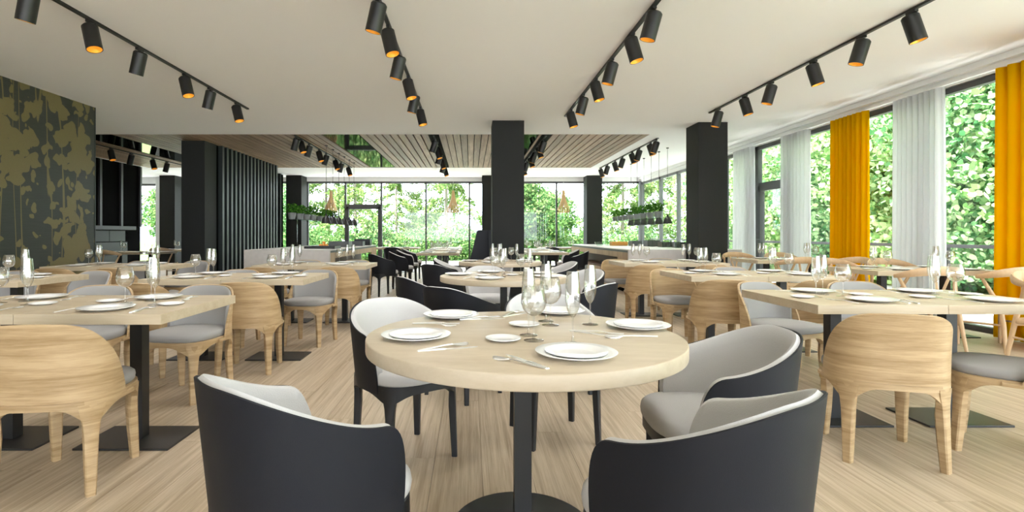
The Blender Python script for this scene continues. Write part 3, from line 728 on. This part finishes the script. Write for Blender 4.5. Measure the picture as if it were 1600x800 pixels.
KG = dict(plate='dinner plates', salad='plates stacked on dinner plates', side='side plates', wine='wine glasses', flute='champagne flutes', fork='forks', spoon='spoons', knife='table knives')
def lay(kind, x, y, where, ang=0, z=0.75): KT[kind].put((x, y, z), -math.radians(ang), '%s %s' % (KD[kind], where), KG[kind])
def at(px, py, z=0.75):
    Y = (EYE - z) * 820 / (py - 367); return ((px - 735) / 820 * Y, Y)
R1 = 'on the nearest round table'
for px, py, wh in [(650, 528, 'far left of'), (705, 495.5, 'rear left of'), (900, 556, 'front right of'), (997, 512, 'right side of'), (872, 489, 'rear of')]:
    x, y = at(px, py)
    lay('plate', x, y, 'at the %s the nearest round table' % wh); lay('salad', x, y, 'at the %s nearest round table' % wh, z=0.7548)
for px, py, wh in [(786, 532, 'front one'), (819, 509, 'rear one')]: lay('side', *at(px, py), '%s, %s' % (R1, wh))
for px, py, wh in [(834, 532, 'nearest'), (860, 508, 'behind the other')]: lay('wine', *at(px, py), '%s, %s' % (R1, wh))
for px, py, wh in [(895, 537, 'front right'), (922, 507, 'rightmost'), (826, 524, 'left, behind the wine glass'), (853, 502, 'rear')]: lay('flute', *at(px, py), '%s, %s' % (R1, wh))
def pair(px, py, ang, kinds, wh, sp=0.016, sk=8):
    x, y = at(px, py); a = math.radians(ang)
    for k, (kd, s) in enumerate(zip(kinds, (-1, 1))):
        lay(kd, x + s * sp * math.cos(a), y - s * sp * math.sin(a), wh, ang + s * sk)
pair(697, 544, 62, ('spoon', 'knife'), 'beside the far left plate of the nearest round table')
pair(816, 566, -38, ('spoon', 'knife'), 'left of the front right plate of the nearest round table')
pair(680, 507, 100, ('fork', 'spoon'), 'between the two left plates of the nearest round table')
pair(984, 526, -88, ('spoon', 'knife'), 'in front of the right plate of the nearest round table')
pair(752, 498, 72, ('fork', 'knife'), 'right of the rear left plate of the nearest round table')
pair(803, 491, 35, ('spoon', 'knife'), 'left of the rear plate of the nearest round table')
pair(931, 521, 120, ('fork', 'knife'), 'left of the right plate of the nearest round table')
def round_set(cx, cy, nm, seats, far=False):
    for a, wh in seats:
        r = 0.43; x, y = cx + r * math.sin(math.radians(a)), cy + r * math.cos(math.radians(a))
        lay('plate', x, y, '%s of %s' % (wh, nm)); lay('salad', x, y, 'at the %s of %s' % (wh, nm), z=0.7548)
        if not far:
            b = math.radians(a + 28); pair_x, pair_y = cx + r * math.sin(b), cy + r * math.cos(b)
            lay('fork', pair_x, pair_y, 'by the %s plate of %s' % (wh, nm), a + 180 + 6); 
            lay('knife', pair_x + 0.03 * math.cos(b), pair_y - 0.03 * math.sin(b), 'by the %s plate of %s' % (wh, nm), a + 180)
    for dx, dy, wh in [(-0.20, -0.03, 'left'), (0.08, 0.02, 'middle'), (0.28, -0.12, 'right')]: lay('side', cx + dx, cy + dy, 'on %s, %s' % (nm, wh))
    for dx, dy, wh in [(-0.08, -0.05, 'left'), (0.17, 0.10, 'right')]: lay('wine', cx + dx, cy + dy, 'on %s, %s' % (nm, wh))
    for dx, dy, wh in [(-0.02, -0.14, 'front left'), (0.02, 0.16, 'rear'), (0.24, -0.02, 'right'), (-0.10, 0.14, 'rear left')]: lay('flute', cx + dx, cy + dy, 'on %s, %s' % (nm, wh))
round_set(0.31, 4.90, 'the middle round table', [(-150 + 360 - 10, 'front left'), (-80, 'left'), (-15, 'rear'), (60, 'rear right'), (118, 'front right')])
round_set(0.42, 7.50, 'the farthest round table', [(200, 'front left'), (-80, 'left'), (-10, 'rear'), (62, 'rear right'), (125, 'front right')], True)
for cx, cy, nm, pos in UNITS:
    rt = cx > 0; near = cy < 6; s = -1 if rt else 1
    tail = 'on the %s, %s' % (nm, pos)
    j = lambda: random.uniform(-0.012, 0.012)
    pf, pb = (cx + (0.05 if rt else -0.01) + j(), cy - 0.235 + j()), (cx - 0.03 * s + j(), cy + 0.235 + j())
    lay('plate', *pf, 'at the front of the %s, %s' % (nm, pos)); lay('plate', *pb, 'at the back of the %s, %s' % (nm, pos))
    lay('side', cx - 0.21 * s + j(), cy + 0.065 + j(), tail)
    if near: lay('side', cx + 0.22 * s + j(), cy - 0.06 + j(), 'second one ' + tail)
    lay('wine', cx - 0.075 * s + j(), cy + 0.01 + j(), tail)
    lay('flute', cx + 0.13 * s + j(), cy - 0.05 + j(), 'front one ' + tail); lay('flute', cx + 0.0 + j(), cy + 0.10 + j(), 'rear one ' + tail)
    if cy < 8.5:
        for sy, (qx, qy), wh in ((-1, pf, 'front'), (1, pb, 'back')):
            a = 0 if sy < 0 else 180
            lay('fork', qx - 0.165, qy + j(), 'left of the %s plate, %s %s' % (wh, nm, pos), a + 12 * s)
            lay('knife', qx + 0.165, qy + j(), 'right of the %s plate, %s %s' % (wh, nm, pos), a - 14 * s)
            if near: lay('spoon', qx + 0.19, qy + j(), 'right of the %s plate, %s %s' % (wh, nm, pos), a - 6 * s)
for cx, cy, nm in [(-0.68, 11.6, 'nearest rear left long table'), (-0.68, 13.7, 'second rear left long table'), (1.66, 11.9, 'nearer long table behind the column'), (1.66, 14.0, 'farther long table behind the column')]:
    for sx, sy, wh in ((-1, -1, 'front left'), (1, -1, 'front right'), (-1, 1, 'rear left'), (1, 1, 'rear right')):
        lay('plate', cx + sx * 0.28, cy + sy * 0.36, 'on the %s, %s' % (nm, wh))
        lay('wine', cx + sx * 0.10, cy + sy * 0.30, 'on the %s, %s' % (nm, wh)); lay('flute', cx + sx * 0.17, cy + sy * 0.16, 'on the %s, %s' % (nm, wh))
for cx, cy, nm in [(-7.6, 11.9, 'table before the black panelled wall'), (-7.5, 13.9, 'table behind the dark left column'), (-2.25, 16.0, 'table by the glass door'), (2.8, 16.1, 'table beyond the right counter')]:
    for sx, wh in ((-1, 'left'), (1, 'right')):
        lay('wine', cx + sx * 0.25, cy, 'on the %s, %s' % (nm, wh)); lay('flute', cx + sx * 0.36, cy + 0.06, 'on the %s, %s' % (nm, wh)); lay('plate', cx + sx * 0.32, cy - 0.22, 'on the %s, %s' % (nm, wh))

# ------------------------------------------------------------------ buffet counters
def counter(x0, x1, y0, y1, side, label, h=0.85):
    """stone front end facing us, oak long side facing the middle of the room with an open recess"""
    t = thing('buffet_counter', label, 'counter', ((x0 + x1) / 2, (y0 + y1) / 2, 0))
    ox, oy = (x0 + x1) / 2, (y0 + y1) / 2
    a, b, c0, c1 = x0 - ox, x1 - ox, y0 - oy, y1 - oy
    obj('end_panel', MB().box(a, b, c0, c0 + 0.06, 0, h), 'stone', t, bevel=0.002)
    s = b if side > 0 else a                               # the oak side's plane
    i0 = (lambda d: (s - d, s) if side > 0 else (s, s + d))
    bx = lambda mb, d0, d1, y_0, y_1, z0, z1: mb.box(min(s - side * d0, s - side * d1), max(s - side * d0, s - side * d1), y_0, y_1, z0, z1)
    core = MB(); bx(core, 0.45, abs(b - a) - 0.005, c0 + 0.06, c1, 0.0, h - 0.06)
    obj('carcass', core, 'stone', t)
    obj('plinth', bx(MB(), 0.06, 0.44, c0 + 0.06, c1 - 0.02, 0, 0.09), 'darkness', t)
    obj('back_board', bx(MB(), 0.42, 0.449, c0 + 0.06, c1 - 0.02, 0.09, h - 0.06), 'recess', t)
    obj('worktop', MB().box(a, b, c0 + 0.061, c1, h - 0.018, h), 'worktop', t)
    obj('worktop_edge', bx(MB(), 0.012, 0.45, c0 + 0.061, c1 - 0.06, h - 0.06, h - 0.0185), 'stone_dark', t)
    L = c1 - c0 - 0.06; r0, r1 = c0 + 0.06 + L * 0.10, c1 - L * 0.16
    zt, zb = h - 0.17, 0.40
    pw = 0.33; n = int(L / pw); p = L / n
    for k in range(n):
        y_0, y_1 = c0 + 0.06 + p * k, c0 + 0.06 + p * (k + 1) - 0.004
        mid = (y_0 + y_1) / 2
        if r0 < mid < r1:
            obj('plank', bx(MB(), 0, 0.03, y_0, y_1, zt, h - 0.061), 'counter_wood', t); obj('plank', bx(MB(), 0, 0.03, y_0, y_1, 0.09, zb), 'counter_wood', t)
        else: obj('plank', bx(MB(), 0, 0.03, y_0, y_1, 0.09, h - 0.061), 'counter_wood', t)
    obj('shelf', bx(MB(), 0.002, 0.42, r0 - 0.1, r1 + 0.1, zb, zb + 0.03), 'recess', t)
    return t
counter(-4.23, -2.63, 9.80, 14.7, 1, 'pale stone and oak buffet counter on the left under black lamps')
counter(3.00, 5.15, 9.95, 15.6, -1, 'white stone and oak buffet counter on the right under black lamps')
cup = MB().lathe([(0.001, 0), (0.040, 0), (0.045, 0.01), (0.045, 0.11), (0.041, 0.11), (0.040, 0.012), (0.001, 0.010)], 16, cap=False).mesh('cup', 'greybox', smooth=True)
for k in range(7): tag(link('cup', cup, loc=(3.13 + 0.11 * (k % 2), 10.9 + 0.26 * k, 0.43)), 'dark grey cup on the right counter shelf, %s from the near end' % ORD[k], 'cup', 'cups in the counter recess')
def tray_box(name, mat, x, y, w_, d_, h_, label, cat, z=0.85, cheese=False):
    mb = MB(); t_ = 0.006
    mb.box(-w_ / 2, w_ / 2, -d_ / 2, d_ / 2, 0, t_)
    for q in ((-w_ / 2, -w_ / 2 + t_, -d_ / 2, d_ / 2), (w_ / 2 - t_, w_ / 2, -d_ / 2, d_ / 2), (-w_ / 2, w_ / 2, -d_ / 2, -d_ / 2 + t_), (-w_ / 2, w_ / 2, d_ / 2 - t_, d_ / 2)): mb.box(*q, 0, h_)
    return tag(obj(name, mb, mat, loc=(x, y, z)), label, cat)
tray_box('tray', 'tray', -3.05, 10.85, 0.62, 0.5, 0.05, 'flat black tray on the near end of the left counter', 'tray')
tray_box('serving_box', 'greybox', -3.02, 12.2, 0.46, 0.34, 0.13, 'slate grey serving box on the left counter beside orange fruit', 'box')
tray_box('serving_box', 'greybox', -2.95, 13.3, 0.5, 0.3, 0.12, 'slate grey serving box on the left counter, second from the fruit', 'box')
tray_box('serving_box', 'tray', -2.90, 14.2, 0.42, 0.3, 0.17, 'black serving box at the far end of the left counter', 'box')
for k, (dx, dy, dz) in enumerate([(0, 0, 0), (0.075, 0.02, 0), (-0.07, 0.03, 0), (0.03, 0.08, 0), (-0.03, 0.09, 0.0), (0.005, 0.045, 0.066)]):
    tag(obj('orange', MB().lathe([(0.001, 0)] + [(0.037 * math.sin(PI * i / 8), 0.037 - 0.037 * math.cos(PI * i / 8)) for i in range(1, 8)] + [(0.001, 0.074)], 14), 'food', loc=(-3.38 + dx, 12.05 + dy, 0.85 + dz), smooth=True),
        'orange %s the little heap beside the slate box, left counter' % ('at the front of', 'at the right of', 'at the left of', 'at the rear right of', 'at the rear left of', 'on top of')[k], 'fruit', 'oranges on the left counter')
def glass_bowl(x, y, r, h_, label, z=0.85):
    t = thing('serving_bowl', label, 'bowl', (x, y, z))
    obj('bowl', MB().lathe([(r * 0.5, 0), (r * 0.9, h_ * 0.5), (r, h_), (r * 0.97, h_), (r * 0.86, h_ * 0.5), (r * 0.45, 0.008), (0.001, 0.008)], 24), 'shelf_glass', t, smooth=True)
    return t
glass_bowl(3.35, 13.6, 0.13, 0.10, 'clear glass bowl on the right counter, leftmost')
gb = thing('snack_jar', 'glass box of orange snacks on the right counter', 'jar', (3.74, 13.4, 0.85))
obj('jar_body', MB().box(-0.26, 0.26, -0.13, 0.13, 0, 0.14), 'shelf_glass', gb); obj('snacks', MB().box(-0.16, 0.25, -0.12, 0.12, 0.006, 0.11), 'food', gb, bevel=0.02)
for x, y, w_, h_, mt, l in [(4.17, 13.3, 0.24, 0.13, 'greybox', 'slate serving box right of the orange snacks'), (4.42, 12.8, 0.3, 0.15, 'greybox', 'slate serving box in the middle of the right counter'),
                        (4.55, 12.1, 0.36, 0.12, 'tray', 'black serving box on the right counter under the lamps'), (4.62, 11.45, 0.34, 0.12, 'tray', 'black serving box on the right counter, second from the column'),
                        (4.66, 10.8, 0.34, 0.13, 'greybox', 'slate serving box on the right counter nearest the column')]:
    tray_box('serving_box', mt, x, y, w_, 0.3, h_, l, 'box')
for k, (x, y) in enumerate([(4.25, 11.2), (4.34, 11.0), (4.28, 11.6)]):
    tag(obj('preserving_jar', MB().lathe([(0.045, 0), (0.05, 0.01), (0.05, 0.12), (0.042, 0.14), (0.044, 0.15)], 16), 'shelf_glass', loc=(x, y, 0.85), smooth=True), 'glass jar on the right counter, %s from the front' % ORD[k], 'jar', 'jars on the right counter')
# herb shelves with pots
def herb(seed):
    rnd = random.Random(seed); mb = MB()
    for k in range(170):
        a, r, z = rnd.uniform(0, 2 * PI), 0.12 * math.sqrt(rnd.random()), 0.15 + 0.16 * rnd.random()
        p = Vector((r * math.cos(a), r * math.sin(a), z)); d = Vector((rnd.gauss(0, 1), rnd.gauss(0, 1), rnd.gauss(0, 0.6) + 0.5)).normalized()
        q = d.cross(Vector((rnd.random(), rnd.random(), rnd.random() + 0.1))).normalized(); L, w_ = 0.05, 0.017
        mb.add([p, p + d * L * 0.5 + q * w_, p + d * L, p + d * L * 0.5 - q * w_], [(0, 1, 2, 3)])
    for k in range(12):
        a, r = rnd.uniform(0, 2 * PI), rnd.uniform(0, 0.06)
        mb.tube([(r * 0.6 * math.cos(a), r * 0.6 * math.sin(a), 0.10), (r * 1.5 * math.cos(a), r * 1.5 * math.sin(a), 0.24)], 0.003, 4)
    return mb.mesh('herbs', 'herb')
herbs = [herb(1), herb(2)]
pot_me = MB().lathe([(0.065, 0), (0.088, 0.14), (0.080, 0.14), (0.076, 0.118), (0.001, 0.115)], 20).mesh('pot', 'pot', smooth=True)
for x, y0, y1, nm, zz in ((-3.86, 11.35, 14.9, 'left', 1.47), (4.25, 11.9, 15.4, 'right', 1.52)):
    s = thing('herb_shelf', 'glass shelf on a thin stand carrying herb pots above the %s counter' % nm, 'shelf', (x, (y0 + y1) / 2, 0))
    L = (y1 - y0) / 2
    obj('shelf_board', MB().box(-0.16, 0.16, -L - 0.15, L + 0.15, zz - 0.018, zz), 'shelf_glass', s)
    for yy in (-L + 0.35, L - 0.35): obj('stand', MB().lathe([(0.012, 0.85), (0.012, zz - 0.018)], 10, (0, yy, 0)).lathe([(0.06, 0.85), (0.06, 0.858)], 16, (0, yy, 0)), 'shelf_glass', s)
    for k in range(8):
        h = thing('herb_pot', 'bushy green herb in a zinc pot, %s on the %s hanging shelf' % (ORD[k], nm), 'potted plant', (x, y0 + (y1 - y0) * k / 7, zz), k * 1.3, 'potted herbs over the counters')
        link('pot', pot_me, h); link('herbs', herbs[k % 2], h)['kind'] = 'stuff'
# black pendant lamps
pl = thing('pendant_lamp', '', 'lamp')
obj('canopy', MB().lathe([(0.03, CEIL - 0.02), (0.03, CEIL)], 14), 'black', pl); obj('cord', MB().lathe([(0.0045, 1.56), (0.0045, CEIL - 0.02)], 6), 'black', pl)
obj('shade', MB().lathe([(0.018, 1.60), (0.020, 1.56), (0.055, 1.535), (0.082, 1.48), (0.105, 1.40), (0.108, 1.39), (0.102, 1.39), (0.076, 1.48), (0.05, 1.525), (0.001, 1.545)], 28, cap=False), 'black', pl, smooth=True)
obj('bulb', MB().lathe([(0.001, 1.40), (0.02, 1.41), (0.03, 1.44), (0.02, 1.475), (0.014, 1.53)], 14), 'bulb', pl, smooth=True)
K_pl = Kind(pl)
for k in range(6): K_pl.put((-3.24, 11.8 + 0.56 * k, 0), 0, 'black bell pendant lamp over the left counter, %s from the front' % ORD[k], 'black pendant lamps')
for k in range(6): K_pl.put((4.545, 12.1 + 0.55 * k, 0), 0, 'black bell pendant lamp over the right counter, %s from the front' % ORD[k], 'black pendant lamps')
# bent wood pendants by the back window
wp = thing('wooden_pendant', '', 'lamp')
obj('cord', MB().lathe([(0.003, 2.58), (0.003, CEIL)], 6), 'bulb', wp); obj('cap', MB().lathe([(0.03, 2.54), (0.035, 2.60)], 14), 'pendant_wood', wp)
rib = MB().tube([(0.03, 0, 2.59), (0.055, 0, 2.40), (0.115, 0, 2.18), (0.185, 0, 2.02), (0.20, 0, 1.94), (0.165, 0, 1.88)], 0.019, 6, (0.35, 1.2)).mesh('rib', 'pendant_wood', smooth=True)
for k in range(16): link('rib', rib, wp, (0, 0, 0), (0, 0, 2 * PI * k / 16))
obj('ring', MB().lathe([(0.155, 1.875), (0.17, 1.875), (0.17, 1.89), (0.155, 1.89), (0.155, 1.875)], 28, cap=False), 'pendant_wood', wp)
obj('bulb', MB().lathe([(0.001, 2.10), (0.04, 2.13), (0.05, 2.18), (0.03, 2.26), (0.02, 2.36)], 14), 'bulb', wp, smooth=True)
K_wp = Kind(wp)
for x, l in ((-4.62, 'bent wood pendant lamp behind the left herb shelf'), (-0.57, 'bent wood pendant lamp in the middle, left of the column'), (3.09, 'bent wood pendant lamp right of the middle column')): K_wp.put((x, 17.4, 0), 0, l, 'bent wood pendant lamps')
# tall dark wing-backed seat left of the middle column
hb = thing('wing_chair', 'tall black wing-backed seat just left of the middle column', 'chair', (0.14, 9.0, 0))
obj('backrest', MB().loft([[(-0.22, 0.16, 0.40), (0.22, 0.16, 0.40), (0.22, 0.24, 0.40), (-0.22, 0.24, 0.40)], [(-0.02, 0.20, 1.21), (0.22, 0.20, 1.21), (0.22, 0.27, 1.21), (-0.02, 0.27, 1.21)]]), 'shell', hb, bevel=0.008)
obj('seat', MB().box(-0.22, 0.22, -0.25, 0.20, 0.36, 0.46), 'shell', hb, bevel=0.02)
obj('wing', MB().loft([[(0.18, -0.1, 0.44), (0.22, -0.1, 0.44), (0.22, 0.2, 0.44), (0.18, 0.2, 0.44)], [(0.18, 0.12, 1.20), (0.22, 0.12, 1.20), (0.22, 0.22, 1.20), (0.18, 0.22, 1.20)]]), 'shell', hb)
for sx in (-1, 1):
    for sy in (-1, 1): obj('leg', MB().lathe([(0.014, 0), (0.02, 0.37)], 10, (sx * 0.18, sy * 0.19, 0)), 'black', hb)

# ------------------------------------------------------------------ curtains
def curtain(y0, y1, mat, label, x=5.81, ztop=2.955, folds=7, seed=0):
    rnd = random.Random(seed); n = folds * 12; rows = 10
    ph = [rnd.uniform(-0.5, 0.5) for _ in range(folds + 1)]; am = [rnd.uniform(0.7, 1.15) for _ in range(folds + 1)]
    v, f = [], []
    for k in range(rows + 1):
        q = k / rows; z = 0.012 + (ztop - 0.012) * q
        for i in range(n + 1):
            t = i / n; u = t * folds; j = int(min(u, folds - 1e-6))
            wv = math.sin(2 * PI * u + ph[j] * (1 - q) * 0.6); wv = math.copysign(abs(wv) ** 0.7, wv)
            v.append((x + 0.060 * am[j] * (wv + 0.2 * math.sin(4 * PI * u)) * (0.75 + 0.25 * (1 - q)), y0 + (y1 - y0) * (t + 0.018 * math.sin(2 * PI * u * 1.0 + 1)), z))
    for k in range(rows):
        for i in range(n): a = k * (n + 1) + i; f.append((a, a + 1, a + n + 2, a + n + 1))
    o = obj('curtain', MB().add(v, f), mat, smooth=True, angle=80)
    md = o.modifiers.new('thickness', 'SOLIDIFY'); md.thickness = 0.004
    return tag(o, label, 'curtain', 'floor-length curtains')
curtain(4.62, 5.77, 'curtain_orange', 'mustard orange curtain at the right edge of the photo', folds=9, seed=1)
curtain(6.45, 7.18, 'curtain_white', 'white pleated curtain between the two mustard curtains', folds=9, seed=2)
curtain(7.67, 8.42, 'curtain_orange', 'mustard orange curtain in the middle of the right windows', folds=8, seed=3)
curtain(9.00, 9.76, 'curtain_white', 'white curtain just right of the glass door', folds=8, seed=4)
curtain(10.78, 11.56, 'curtain_white', 'white curtain left of the glass door beside the column', folds=8, seed=5)
tag(obj('curtain_rail', MB().box(5.78, 5.82, 4.4, 11.8, 2.955, 2.975).box(5.815, 5.95, 4.5, 4.52, 2.975, 2.985), 'wall_white'), 'slim white curtain rail along the right window head', 'curtain rail')

# ------------------------------------------------------------------ outside
struct(obj('terrace', MB().box(XW + 0.2, 9.6, YN, 23, -0.14, -0.03).box(-16, XW + 0.2, YB + 0.2, 23, -0.14, -0.03).box(-22, 22, -34, YN, -0.14, -0.03), 'terrace'))  # slab behind the room added unseen, right slab widened, to bounce sun indoors
struct(obj('lawn', MB().box(-80, 80, -20, 120, -0.6, -0.15), 'lawn'))
rl = thing('railing', 'dark metal railing on the terrace outside the right windows', 'railing', (7.1, 10, -0.03))
obj('top_rail', MB().box(-0.03, 0.03, -9.5, 10.6, 0.97, 1.02), 'frame', rl)
for k in range(12): obj('post', MB().box(-0.02, 0.02, -9.4 + 1.8 * k - 0.02, -9.4 + 1.8 * k + 0.02, 0, 0.97), 'frame', rl)
def leaves(n, fn, size, seed, mat, name='foliage', asp=0.62):
    r = np.random.default_rng(seed)
    P = fn(r, n); n = len(P)
    d = r.normal(size=(n, 3)); d[:, 2] -= 0.2; d /= np.linalg.norm(d, axis=1)[:, None]
    e = r.normal(size=(n, 3)); q = np.cross(d, e); q /= np.linalg.norm(q, axis=1)[:, None]
    s = (size * r.uniform(0.6, 1.3, n))[:, None]
    nn = np.cross(d, q)
    w_ = q * s * asp * 0.5; c_ = nn * s * 0.10
    V = np.stack([P, P + d * s * 0.25 + w_ * 0.85 - c_, P + d * s * 0.62 + w_ * 0.8 - c_, P + d * s, P + d * s * 0.62 - w_ * 0.8 + c_, P + d * s * 0.25 - w_ * 0.85 + c_], axis=1).reshape(-1, 3)
    me = bpy.data.meshes.new(name)
    me.vertices.add(6 * n); me.vertices.foreach_set('co', V.astype(np.float32).ravel())
    me.loops.add(6 * n); me.loops.foreach_set('vertex_index', np.arange(6 * n, dtype=np.int32))
    me.polygons.add(n); me.polygons.foreach_set('loop_start', np.arange(0, 6 * n, 6, dtype=np.int32))
    me.update(calc_edges=True); me.materials.append(M[mat]); return me
def bushy(h, rad, z0, k=70):
    def fn(r, n):
        c = r.normal(size=(k, 3)); c /= np.linalg.norm(c, axis=1)[:, None]; c *= r.uniform(0.55, 1.0, k)[:, None]
        c[:, :2] *= rad; c[:, 2] = z0 + (h - z0) * (0.5 + 0.5 * c[:, 2])
        i = r.integers(0, k, n); p = r.normal(size=(n, 3)); p /= np.linalg.norm(p, axis=1)[:, None]
        return c[i] + p * (r.uniform(0.5, 1.0, n) * rad * 0.36)[:, None]
    return fn
def feathery(h, rad, z0):
    def fn(r, n):
        m = 80; bz = np.sort(r.uniform(z0, h, m)); ba = r.uniform(0, 2 * PI, m); bl = rad * (1.05 - ((bz - z0) / (h - z0))) * r.uniform(0.7, 1.1, m) + 0.15
        i = r.integers(0, m, n); t = np.sqrt(r.random(n))
        rr = bl[i] * t; z = bz[i] + 0.12 * rr - 0.20 * rr ** 2 - np.abs(r.normal(0, 0.22, n)) * t
        p = np.stack([rr * np.cos(ba[i]), rr * np.sin(ba[i]), z], 1)
        p[:, :2] += r.normal(0, 0.10, (n, 2)); return p
    return fn
kinds = {
 'a': (leaves(44000, bushy(6.4, 2.0, 0.1, 150), 0.100, 1, 'leaf_a', asp=0.85), 6.4, 'leafy tree'),
 'b': (leaves(44000, bushy(6.0, 2.0, 0.0, 150), 0.098, 2, 'leaf_b', asp=0.85), 6.0, 'leafy tree'),
 'c': (leaves(15000, feathery(9.0, 3.0, 0.8), 0.22, 3, 'leaf_c', asp=0.28), 9.0, 'feathery tree'),
 'd': (leaves(12000, bushy(4.4, 1.7, 0.6), 0.15, 4, 'leaf_d', asp=0.7), 4.4, 'round tree'),
 'e': (leaves(7000, bushy(1.9, 1.7, -0.1, 50), 0.15, 5, 'leaf_d', asp=0.6), 1.9, 'low shrub')}
trunks = {k: MB().tube([(0, 0, -0.2), (0.04, 0.02, v[1] * 0.4), (0, 0.05, v[1] * 0.93)], [0.13, 0.085, 0.015], 8).mesh('trunk', 'bark', smooth=True) for k, v in kinds.items()}
def tree(k, x, y, s, label, rz=0.0, zs=1.0):
    t = thing('shrub' if k == 'e' else 'tree', label, 'shrub' if k == 'e' else 'tree', (x, y, -0.15), rz, 'shrubs beyond the back windows' if k == 'e' else 'trees outside the windows')
    t.scale = (s, s, s * zs)
    link('trunk', trunks[k], t); stuff(link('foliage', kinds[k][0], t)); return t
yy = [3.2, 5.3, 7.2, 9.0, 10.9, 12.8, 14.9, 17.0, 19.2]
wh = ['by the nearest mustard curtain', 'between the near mustard and white curtains', 'beside the second mustard curtain', 'right of the glass door', 'through the glass door', 'behind the right column', 'past the right counter, nearer', 'past the right counter, farther', 'at the back right corner']
for i, y in enumerate(yy):
    tree('ab'[i % 2], 10.6 + 0.25 * (i % 3), y * 1.12, 1.12 + 0.06 * (i % 3), '%s leafy tree outside the right windows %s' % (('pale green', 'deeper green')[i % 2], wh[i]), i * 1.1)
for i, y in enumerate([4.2, 7.8, 11.6, 15.4, 19.5]):
    tree('ba'[i % 2], 14.6, y * 1.15, 1.5, 'tall leafy tree in the second row outside the right windows, %s from the front' % ORD[i], i * 0.7 + 2)
for x, y, s, k, l in [(-8.0, 29, 0.95, 'c', 'feathery pale tree seen left of the glass door'), (-5.9, 27, 0.84, 'c', 'feathery yellow-green tree seen through the glass door'), (-10.4, 27, 0.8, 'b', 'green leafy tree beyond the slatted partition'),
                   (-4.5, 32, 0.8, 'c', 'feathery tree right of the glass door'), (-1.6, 34, 1.15, 'c', 'tall drooping tree behind the middle wooden pendant'),
                   (2.9, 27, 0.98, 'd', 'round green tree right of the middle column'), (5.3, 34, 0.9, 'd', 'round tree behind the right wooden pendant'),
                   (8.1, 28, 0.92, 'c', 'feathery pale tree behind the right herb shelf'), (10.9, 30, 1.0, 'c', 'feathery tree at the far right corner outside'),
                   (-15.0, 27, 0.9, 'd', 'small green tree through the narrow far left window')]: tree(k, x, y, s, l, x * 0.7)
for i, (x, y, s) in enumerate([(-7.4, 25, 0.8), (-5.0, 26, 0.9), (-2.9, 26, 0.75), (-0.6, 27, 0.8), (1.2, 27, 0.75), (4.6, 28, 0.8), (6.2, 27, 0.7), (8.0, 25, 0.75)]):
    tree('e', x, y, s, 'low pale shrub outside the back windows, %s from the left' % ORD[i], i * 0.9)
hl = MB()
for k in range(3):
    pts = []
    for i in range(41):
        x = -110 + 220 * i / 40; pts.append((x, 95 + 6 * k, 2.2 + 1.6 * k + 1.5 * math.sin(i * 0.55 + k * 2) + 0.8 * math.sin(i * 1.3 + k)))
    v = [(x, y, -0.6) for x, y, z in pts] + pts + [(x, y + 8, -0.6) for x, y, z in pts]
    hl.add(v, [(i, i + 1, 42 + i, 41 + i) for i in range(40)] + [(41 + i, 42 + i, 83 + i, 82 + i) for i in range(40)])
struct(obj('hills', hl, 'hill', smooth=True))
